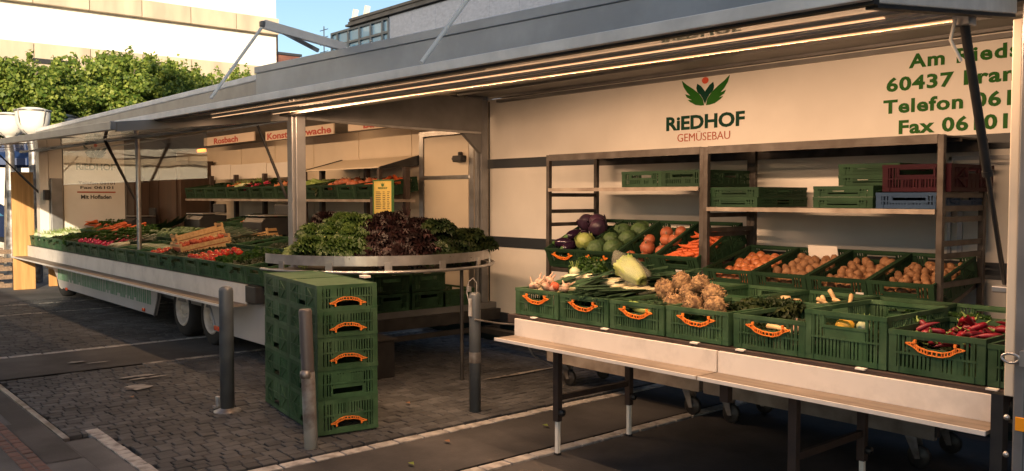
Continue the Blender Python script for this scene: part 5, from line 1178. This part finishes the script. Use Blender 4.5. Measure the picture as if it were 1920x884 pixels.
P(LS, 'leg', 'dark_metal', lambda mb: [mb.tube([(-6.05, 4.62, 0), (-6.05, 4.62, .985)], .016, 8)])
P(LS, 'leg', 'dark_metal', lambda mb: [mb.tube([(-6.25, 3.75, 0), (-6.25, 3.75, .985)], .016, 8)])
for px, py in ((617, 515), (687, 519)): q = on(px, py, 0, -5.95); P(LS, 'clip', 'white_strip', lambda mb: mb.box((q.x - .06, q.y - .03, .965), (q.x + .02, q.y + .03, .985)), bevel=.003)
HM = {'bright': [lettuce_mesh(s, 'leaf_lettuce', .150, 96, .015, wid=.042) for s in (1, 2)], 'pale': [lettuce_mesh(s, 'leaf_pale', .135, 80, .014, wid=.038) for s in (3, 4)],
      'red': [lettuce_mesh(s, 'leaf_redbrown', .150, 90, .016, wid=.044) for s in (5, 6)], 'dark': [lettuce_mesh(s, 'leaf_darkgreen', .160, 74, .013, wid=.052) for s in (7, 8)]}
DESC = {'bright': 'frilly bright green lettuce on the left half of the round stand', 'pale': 'pale curly endive at the far left of the round stand',
        'red': 'dark reddish brown curly lettuce in the middle of the round stand', 'dark': 'dark green leaf lettuce on the right half of the round stand'}
def proj(v):
    d = Vector(v) - Vector((0, 0, 1.6)); z = d.dot(fw); return 960 + FPX * d.dot(cr) / z, 442 - FPX * d.dot(cu) / z
def head(k, x, y, z, s=1.0, tilt=(0, 0), lab=None):
    o = obj('lettuce', rnd.choice(HM[k]), None, label=lab or DESC[k], cat='lettuce', group={'bright': 'bright green lettuces', 'pale': 'pale endives', 'red': 'red brown lettuces', 'dark': 'dark green lettuces'}[k])
    o.matrix_world = Matrix.Translation((x, y, z)) @ Euler((tilt[0], tilt[1], rnd.random() * 6)).to_matrix().to_4x4() @ Matrix.Scale(s, 4); return o
for ring, (rad, cnt, z) in enumerate(((.86, 14, 1.09), (.66, 11, 1.19), (.42, 8, 1.28), (.18, 5, 1.33))):
    for i in range(cnt):
        a = -88 + 176 * (i + .5) / cnt + rnd.uniform(-4, 4); x = CX_ + rad * math.cos(R(a)); y = CY_ + rad * math.sin(R(a)); px, py = proj((x, y, z + .1))
        k = 'pale' if px < 565 else ('bright' if px < 692 else ('red' if px < 800 else 'dark'))
        if ring >= 2 and px < 640 and y > 4.3: k = 'red'
        if ring == 1 and 560 < px < 600: k = 'bright'
        zz = z + (.055 if k == 'bright' and ring in (0, 1, 2) else 0) + rnd.uniform(-.01, .03); tl = .35 * rad
        head(k, x, y, zz, rnd.uniform(.95, 1.2), (tl * -math.sin(R(a)), tl * math.cos(R(a))), '%s, %s from the left in the %s ring of the round stand' % ({'bright': 'frilly green lettuce', 'pale': 'pale curly endive', 'red': 'red brown lettuce', 'dark': 'dark green lettuce'}[k], ORD[i], ['outer', 'second', 'third', 'innermost'][ring]))
for px, py, y, k, s in ((612, 400, 4.1, 'red', .9), (650, 402, 3.95, 'bright', 1.05), (675, 405, 4.0, 'bright', .9), (745, 408, 4.3, 'red', 1.0), (820, 415, 4.5, 'dark', 1.0), (880, 432, 4.9, 'dark', 1.0), (905, 448, 5.05, 'dark', .9), (700, 408, 4.4, 'red', .9), (785, 412, 4.5, 'red', .95)):
    q = on(px, py, 1, y); head(k, q.x, y, q.z - .075 * s, s)
# spiky dark leaves beside the price board
t = None
b = MB(); rr2 = random.Random(3)
for k in range(9):
    a = rr2.uniform(-1, 1); L = rr2.uniform(.08, .14); e = Vector((math.sin(a) * L, rr2.uniform(-.04, .04), math.cos(a) * L)); u = e.cross(Vector((0, 1, 0))).normalized() * .012
    b.add([(0, 0, 0), e * .5 + u, e, e * .5 - u], [(0, 1, 2, 3)])
q = on(762, 408, 1, 4.45); b.build('leaf_tuft', 'leaf_redbrown', label='spiky dark leaves rising behind the price board', cat='leaves').location = q
# price board
p0 = on(701, 402, 1, 4.42); p1 = on(735, 339, 1, 4.42)
t = empty('price_board', ((p0.x + p1.x) / 2, 4.42, p0.z), 'yellow price board with green frame standing in the lettuce', 'price board')
P(t, 'board', 'price_yellow', bx((p0.x, 4.42, p0.z - .01), (p1.x, 4.432, p1.z)))
w_ = p1.x - p0.x; h_ = p1.z - p0.z
P(t, 'frame', 'price_green', lambda mb: [mb.box((p0.x - .008, 4.414, p0.z - .01), (p0.x + .004, 4.436, p1.z)), mb.box((p1.x - .004, 4.414, p0.z - .01), (p1.x + .008, 4.436, p1.z)), mb.box((p0.x - .008, 4.414, p1.z), (p1.x + .008, 4.436, p1.z + .012))])
lettering(t, 'RiEDHOF', 'price_green', p0.x + w_ * .25, p1.x - w_ * .25, p1.z - h_ * .24, .018, 4.4195, bold=.03)
emblem(t, (p0.x + p1.x) / 2, p1.z - h_ * .17, .055, 4.4195, mats=('price_green', 'price_green', 'price_green'))
def lines(mb):
    r = random.Random(2)
    for i in range(10):
        z = p1.z - h_ * (.34 + .055 * i)
        for a, e in ((.12, .42), (.50, .66), (.74, .88)): mb.box((p0.x + w_ * a, 4.4185, z), (p0.x + w_ * (e - r.uniform(0, .06)), 4.4198, z + .006))
P(t, 'price_lines', 'print_black', lines)
P(t, 'stick', 'price_green', lambda mb: mb.tube([((p0.x + p1.x) / 2, 4.44, 1.05), ((p0.x + p1.x) / 2, 4.44, p0.z + .1)], .008, 6))

# ================================================================== LEFT COUNTER: CRATES, PRODUCE, SHELVES
tl = R(7)
LC1 = []; LC2 = []
types1 = ['kohlrabi', 'kohlrabi', 'kohlrabi', 'darkherb', 'darkherb', 'herb', 'darkherb', 'radish', 'radish', 'radish', 'radish', 'leek', 'cucumber', 'cucumber', 'cucumber', 'tomato', 'darkherb', 'darkherb', 'tomato', 'tomato', 'herb', 'darkherb', None]
types2 = ['pale', 'pale', 'carrot', 'carrot', 'carrot', 'herb', 'herb', 'zucchini', 'savoy', 'savoy', 'savoy', 'herb', 'leek', 'leek', 'springonion', 'darkherb', None, None, 'darkherb', None, None]
WORD = dict(kohlrabi='kohlrabi', darkherb='dark leaves', herb='green herbs', radish='radishes', leek='leeks', cucumber='cucumbers', tomato='tomatoes', carrot='carrots', zucchini='marrows', savoy='cabbages', springonion='spring onions', pale='pale lettuce')
def stock(c, k, lab):
    M0 = cm(c); g = '%s in the %s' % (WORD[k], lab); L = '%s in the %s' % (NAMES.get(k, k).replace('_', ' '), lab)
    if k in ('kohlrabi',): pts = [(x, y, .17) for x in (-.12, .0, .12) for y in (-.20, -.06, .08, .2)]
    elif k in ('savoy',): pts = [(x, y, .15) for x in (-.09, .09) for y in (-.18, 0, .18)]
    elif k == 'tomato': pts = [(x, y, .155 + rnd.uniform(0, .03)) for x in (-.14, -.07, 0, .07, .14) for y in (-.24, -.17, -.10, -.02)]
    elif k == 'radish': pts = [(x, y, .165) for x in (-.10, .10) for y in (-.20, .0, .2)]
    elif k in ('carrot',): pts = [(rnd.uniform(-.14, .14), rnd.uniform(-.2, .2), .14 + rnd.uniform(0, .09)) for _ in range(16)]
    elif k == 'cucumber': pts = [(-.14 + .055 * i, rnd.uniform(-.04, .04), .13 + .03 * (i % 2)) for i in range(6)]
    elif k in ('leek', 'springonion'): pts = [(-.14 + .035 * i, rnd.uniform(-.03, .03), .14 + .03 * (i % 3)) for i in range(9)]
    elif k == 'zucchini': pts = [(-.12 + .06 * i, y, .14) for i in range(5) for y in (-.14, .1)]
    elif k == 'pale':
        for i, (x, y) in enumerate(((-.1, -.16), (.1, -.15), (-.09, .05), (.1, .06), (0, .2))):
            o = obj('lettuce', HM['pale'][i % 2], None, label='pale yellow green lettuce in the %s' % lab, cat='lettuce', group='pale lettuces in the ' + lab)
            o.matrix_world = M0 @ Matrix.Translation((x, y, .10)) @ Matrix.Scale(.95, 4)
        return
    else: pts = [(x, y, .10) for x in (-.10, .10) for y in (-.18, .0, .18)]
    for p in pts:
        rt = {'carrot': (rnd.gauss(0, .2), rnd.gauss(0, .2), rnd.gauss(R(-50), .6)), 'cucumber': (0, 0, rnd.gauss(R(-12), .08)), 'leek': (R(3), 0, rnd.gauss(R(-15), .15)), 'springonion': (R(3), 0, rnd.gauss(R(-15), .15))}.get(k, (rnd.gauss(0, .2), rnd.gauss(0, .2), rnd.random() * 6))
        if k == 'radish': rt = (R(20), 0, rnd.gauss(0, .4))
        put(k, p, rt, L, g, {'herb': 1.15, 'darkherb': 1.15, 'radish': 1.15, 'carrot': 1.1}.get(k, 1.0), M0)
for i in range(23):
    n = 22 - i; x, y, z = front_at(-16.62 + i * .40, 3.53, .771, tl)
    where = '%s crate from the near end of the left counter' % ORD[n]
    c = crate('dull' if i % 3 else 'std', x, y, z, '%s green crate from the near end, front row of the left counter' % ORD[n], H=.175, tilt=tl, handle=False, group='front row of crates on the left counter'); LC1.append(c)
    if types1[i]: stock(c, types1[i], where)
for i in range(21):
    n = 20 - i; x, y, z = front_at(-15.95 + i * .40, 4.16, .885, tl)
    c = crate('dull', x, y, z, '%s green crate from the near end, back row of the left counter' % ORD[n], H=.175, tilt=tl, handle=False, group='back row of crates on the left counter'); LC2.append(c)
    if types2[i]: stock(c, types2[i], '%s back crate of the left counter' % ORD[n])
def wooden_crate(loc, rot, label, Wd=.38, D=.58, H=.12):
    t = empty('wooden_crate', (0, 0, 0), label, 'wooden crate', 'wooden crates on the left counter'); w, d = Wd / 2, D / 2
    def p(name, a, b): m = MB(); m.box(a, b); m.build(name, 'wood_crate', parent=t, bevel=.001)
    for s in (-1, 1):
        for q in (-1, 1): p('corner_post', (s * w, q * d, 0), (s * (w - .022), q * (d - .022), H + .03))
        p('plank', (s * (w + .006), -d, .012), (s * w, d, .052)); p('plank', (s * (w + .006), -d, .062), (s * w, d, H - .01))
        p('plank', (-w, s * (d + .006), .012), (w, s * d, .055)); p('plank', (-w, s * (d + .006), H - .012), (w, s * d, H + .022))
    for k in range(4): p('base_slat', (-w + .01 + k * .095, -d, 0), (-w + .085 + k * .095, d, .008))
    t.matrix_world = Matrix.Translation(loc) @ Euler(rot).to_matrix().to_4x4(); return t
# lower crate heaped with small red fruit, upper crate half on it
a = on(345, 487, 1, 3.66)
w1 = wooden_crate((a.x - .17, 3.66 + .28, .975), (R(11), 0, R(-4)), 'pale wooden crate full of small red fruit on the left counter')
for k in range(60):
    x = rnd.uniform(-.15, .15); y = rnd.uniform(-.25, .26); put('apple', (x, y, .105 + rnd.uniform(0, .022)), (0, 0, 0), 'small red fruit in the wooden crate of the left counter', 'red fruit in the wooden crate', .82, w1.matrix_world)
m = MB(); m.box((-.18, -.28, .01), (.18, .28, .095)); fl = m.mesh('fruit_layer', 'print_red'); o = obj('fruit_layer', fl, None, label='lower layer of red fruit filling the wooden crate', cat='fruit', kind='stuff'); o.matrix_world = w1.matrix_world
a = on(326, 470, 1, 3.75)
w2 = wooden_crate((a.x - .42, 4.22, 1.06), (R(14), R(-2), R(-10)), 'pale empty wooden crate propped behind the red fruit, on the left counter')
m = MB(); m.box((-.16, -.26, .012), (.16, .26, .085)); o = m.build('vegetable_layer', 'potato', label='brown roots filling the propped wooden crate', cat='vegetables', kind='stuff'); o.matrix_world = w2.matrix_world
a = on(478, 442, 1, 4.7); wooden_crate((a.x, 4.75, a.z - .06), (R(10), 0, R(-60)), 'wooden crate behind the counter beside the dark scales', Wd=.3, D=.5, H=.09)
# tomatoes spilling in front of the wooden crate
for k in range(26):
    px = 372 + k * 3.2 + rnd.uniform(-3, 3); q = on(px, 488 - (px - 372) * .17 + rnd.uniform(-9, 5), 1, 3.68 + rnd.uniform(0, .12)); put('tomato', q, (rnd.uniform(-1, 1), rnd.uniform(-1, 1), 0), 'ripe red tomato heaped in front of the wooden crate', 'tomatoes in front of the wooden crate', 1.1)
# spring onions standing up behind, in the middle
for k in range(14): q = on(268 + k * 4, 446 - k * 1.6, 1, 4.5); put('leek', (q.x, 4.55, q.z), (R(22), 0, R(-60) + rnd.gauss(0, .12)), 'long leek laid diagonally across the back of the left counter', 'leeks on the left counter', 1.25)
for k in range(14): q = on(236 - k * 4.5, 420 - (k % 3) * 3, 1, 4.75); put('herb', (q.x, 4.55 + .12 * (k % 4), 1.06 + .03 * (k % 3)), (0, 0, k), 'green carrot tops piled behind the carrots', 'carrot tops on the left counter', .9)
for k in range(26): q = on(153 + rnd.uniform(0, 28), 420 + rnd.uniform(-5, 9), 1, 4.45 + rnd.uniform(-.2, .2)); put('carrot', (q.x, q.y, q.z), (rnd.gauss(0, .2), rnd.gauss(0, .2), R(-40) + rnd.gauss(0, .6)), 'bright orange carrot heaped in the sunlit patch of the left counter', 'sunlit carrots', 1.25)
for k in range(7): q = on(183 + 3 * k, 440 - k * .5, 1, 4.2); put('yellow', q, (0, 0, k), 'yellow squash among green vegetables behind the radishes', 'yellow squashes', .7) if k < 2 else put('zucchini', q + Vector((0, .2, .02)), (0, 0, R(60) + k), 'pale marrow behind the radishes', 'marrows behind the radishes', 1.0)
# back shelf with crates
BS = empty('wall_shelf', (-10.8, 5.4, .5), 'steel shelf along the back wall of the left trailer carrying a row of crates', 'shelf')
P(BS, 'shelf_board', 'rack_shelf', bx((-13.9, 5.12, 1.545), (-8.22, 5.62, 1.575)))
P(BS, 'lower_shelf_board', 'dark_metal', bx((-13.9, 4.98, 1.06), (-8.3, 5.5, 1.09)))
for x in (-13.85, -12.9, -11.9, -11.0, -10.2, -9.1, -8.26):
    P(BS, 'post', 'brown_steel', bx((x - .03, 5.5, .5), (x + .03, 5.56, 1.94)))
P(BS, 'front_post', 'brown_steel', bx((-8.30, 5.08, .5), (-8.25, 5.13, 1.60))); P(BS, 'front_post', 'brown_steel', bx((-8.48, 5.28, 1.58), (-8.43, 5.32, 1.92))); P(BS, 'front_post', 'brown_steel', bx((-10.24, 5.28, 1.0), (-10.20, 5.32, 1.93)))
slab(BS, 'sloping_canopy', 'panel_cream', [(-10.20, 5.30, 1.925), (-8.45, 5.30, 1.930), (-8.45, 5.82, 2.075), (-10.2, 5.82, 2.065)], .012)
for x in (-10.22, -8.43): P(BS, 'canopy_rib', 'black', lambda mb: mb.prism([(5.28, 1.915), (5.83, 1.97), (5.83, 2.09), (5.28, 1.94)], 0, x - .012, x + .012))
SBC = []
for i in range(14):
    x, y, z = front_at(-13.65 + i * .398, 5.12, 1.578, R(9)); n = 13 - i
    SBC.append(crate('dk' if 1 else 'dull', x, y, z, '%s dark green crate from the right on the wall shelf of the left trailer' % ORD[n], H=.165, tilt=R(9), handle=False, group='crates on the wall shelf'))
for i, k in ((1, 'darkherb'), (3, 'carrot'), (4, 'kohlrabi'), (5, 'radish'), (7, 'onion'), (8, 'potato'), (9, 'zucchini'), (10, 'darkherb'), (11, 'pumpkin'), (12, 'pumpkin'), (13, 'carrot')):
    M0 = cm(SBC[i])
    for q in range(10): put(k, (rnd.uniform(-.14, .14), rnd.uniform(-.22, .2), .13 + rnd.uniform(0, .03) - (.06 if k == 'darkherb' else 0)), (rnd.gauss(0, .3), rnd.gauss(0, .3), rnd.random() * 6), '%s in the %s wall shelf crate from the right' % (NAMES[k].replace('_', ' '), ORD[13 - i]), 'stock in the %s wall shelf crate' % ORD[13 - i], .9 if k in ('pumpkin', 'kohlrabi', 'darkherb', 'radish') else 1.3, M0)
for i in range(4):
    x, y, z = front_at(-12.1 + i * .42, 4.98, 1.095, R(10)); c = crate('dull', x, y, z, '%s dark crate from the left on the lower wall shelf' % ORD[i], H=.16, tilt=R(10), handle=False, group='crates on the lower wall shelf')
    for q in range(12): put('tomato' if i in (1, 2) else 'darkherb', (rnd.uniform(-.14, .14), rnd.uniform(-.22, .2), .13 - (.07 if i not in (1, 2) else 0)), (0, 0, q), 'produce in the %s crate of the lower wall shelf' % ORD[i], 'produce in the %s lower shelf crate' % ORD[i], 1.1, cm(c))
# pale upright panels on the wall shelf, above its crates
t = empty('pale_panel', (-12.4, 5.1, 1.75), 'pale cardboard panel standing on the wall shelf above the crates', 'sheeting')
a = on(398, 325, 1, 5.62); e = on(505, 325, 1, 5.62)
for k, (u0, u1) in enumerate(((0, .36), (.37, .97), (.98, 1.32))):
    P(t, 'panel', 'panel_white', bx((a.x + (e.x - a.x) * u0, 5.60, on(400, 338, 1, 5.62).z), (a.x + (e.x - a.x) * u1, 5.62, on(400, 311, 1, 5.62).z - .01 * k)), bevel=.003)
# scales and till on the counter edge
def scale_(px, py, Y, label, w=.42):
    q = on(px, py, 1, Y); t = empty('weighing_scale', (q.x, Y, q.z), label, 'scale', 'black scales behind the left counter')
    P(t, 'housing', 'black', lambda mb: mb.prism([(Y - .20, q.z), (Y + .20, q.z), (Y + .20, q.z + .22), (Y - .14, q.z + .22), (Y - .20, q.z + .16)], 0, q.x - w / 2, q.x + w / 2), bevel=.008)
    P(t, 'weighing_plate', 'alu', bx((q.x - w / 2 - .01, Y - .16, q.z + .235), (q.x + w / 2 + .01, Y + .20, q.z + .247)), bevel=.004)
    P(t, 'display', 'black', bx((q.x - w * .35, Y + .20, q.z + .25), (q.x + w * .35, Y + .24, q.z + .38)), bevel=.01)
    P(t, 'keypad', 'galv', lambda mb: [mb.box((q.x - w * .38 + k * .045, Y - .215, q.z + .03), (q.x - w * .38 + k * .045 + .03, Y - .20, q.z + .05)) for k in range(6)])
scale_(262, 432, 4.9, 'black scale with steel plate beside the thin white post'); scale_(385, 432, 4.9, 'black scale with steel plate behind the wooden crates', .6); scale_(500, 440, 4.9, 'dark scale left of the grey pillar', .55)
P(LT, 'counter_board', 'white_strip', lambda mb: (lambda a, e: mb.box((a.x, 4.78, a.z), (e.x, 4.86, a.z + .02)))(on(370, 434, 1, 4.8), on(515, 444, 1, 4.8)))
P(LT, 'serving_counter', 'black', bx((-15.2, 4.87, .5), (-8.2, 5.0, 1.08)))
# things under the lettuce stand
for i, (x, y, z) in enumerate(((-7.35, 4.55, .502), (-7.35, 4.98, .502), (-7.35, 4.55, .68), (-7.35, 4.98, .68), (-7.35, 5.35, .502))):
    crate('dull', x, y, z, '%s dark crate on the trailer floor below the lettuce stand' % ['lower left', 'lower middle', 'upper left', 'upper right', 'lower right'][i], rz=R(90), handle=False, group='crates below the lettuce stand')
t = empty('step_box', (-6.62, 4.0, 0), 'low dark box on the ground beside the crate stack, under the lettuce stand', 'box')
P(t, 'body', 'black', bx((-6.95, 3.85, .0), (-6.55, 4.25, .33)), bevel=.004); P(t, 'top_board', 'dark_metal', bx((-6.97, 3.83, .332), (-6.53, 4.27, .35)), bevel=.003)

for k, (x, y) in enumerate(((-4.55, 3.35), (-4.3, 2.9), (-5.6, 3.75), (-3.3, 3.45), (-7.2, 2.2), (-4.42, 4.1))):
    b = MB(); b.add([(-.03, 0, 0), (0, -.018, .008), (.035, 0, .003), (0, .02, .010)], [(0, 1, 2), (0, 2, 3)])
    b.build('fallen_leaf', 'leaf' if k % 2 else 'potato', label='%s scrap of leaf lying on the ground near the tables, counted from nearest' % ORD[k], cat='leaf', group='leaf scraps on the ground').location = (x, y, .012)
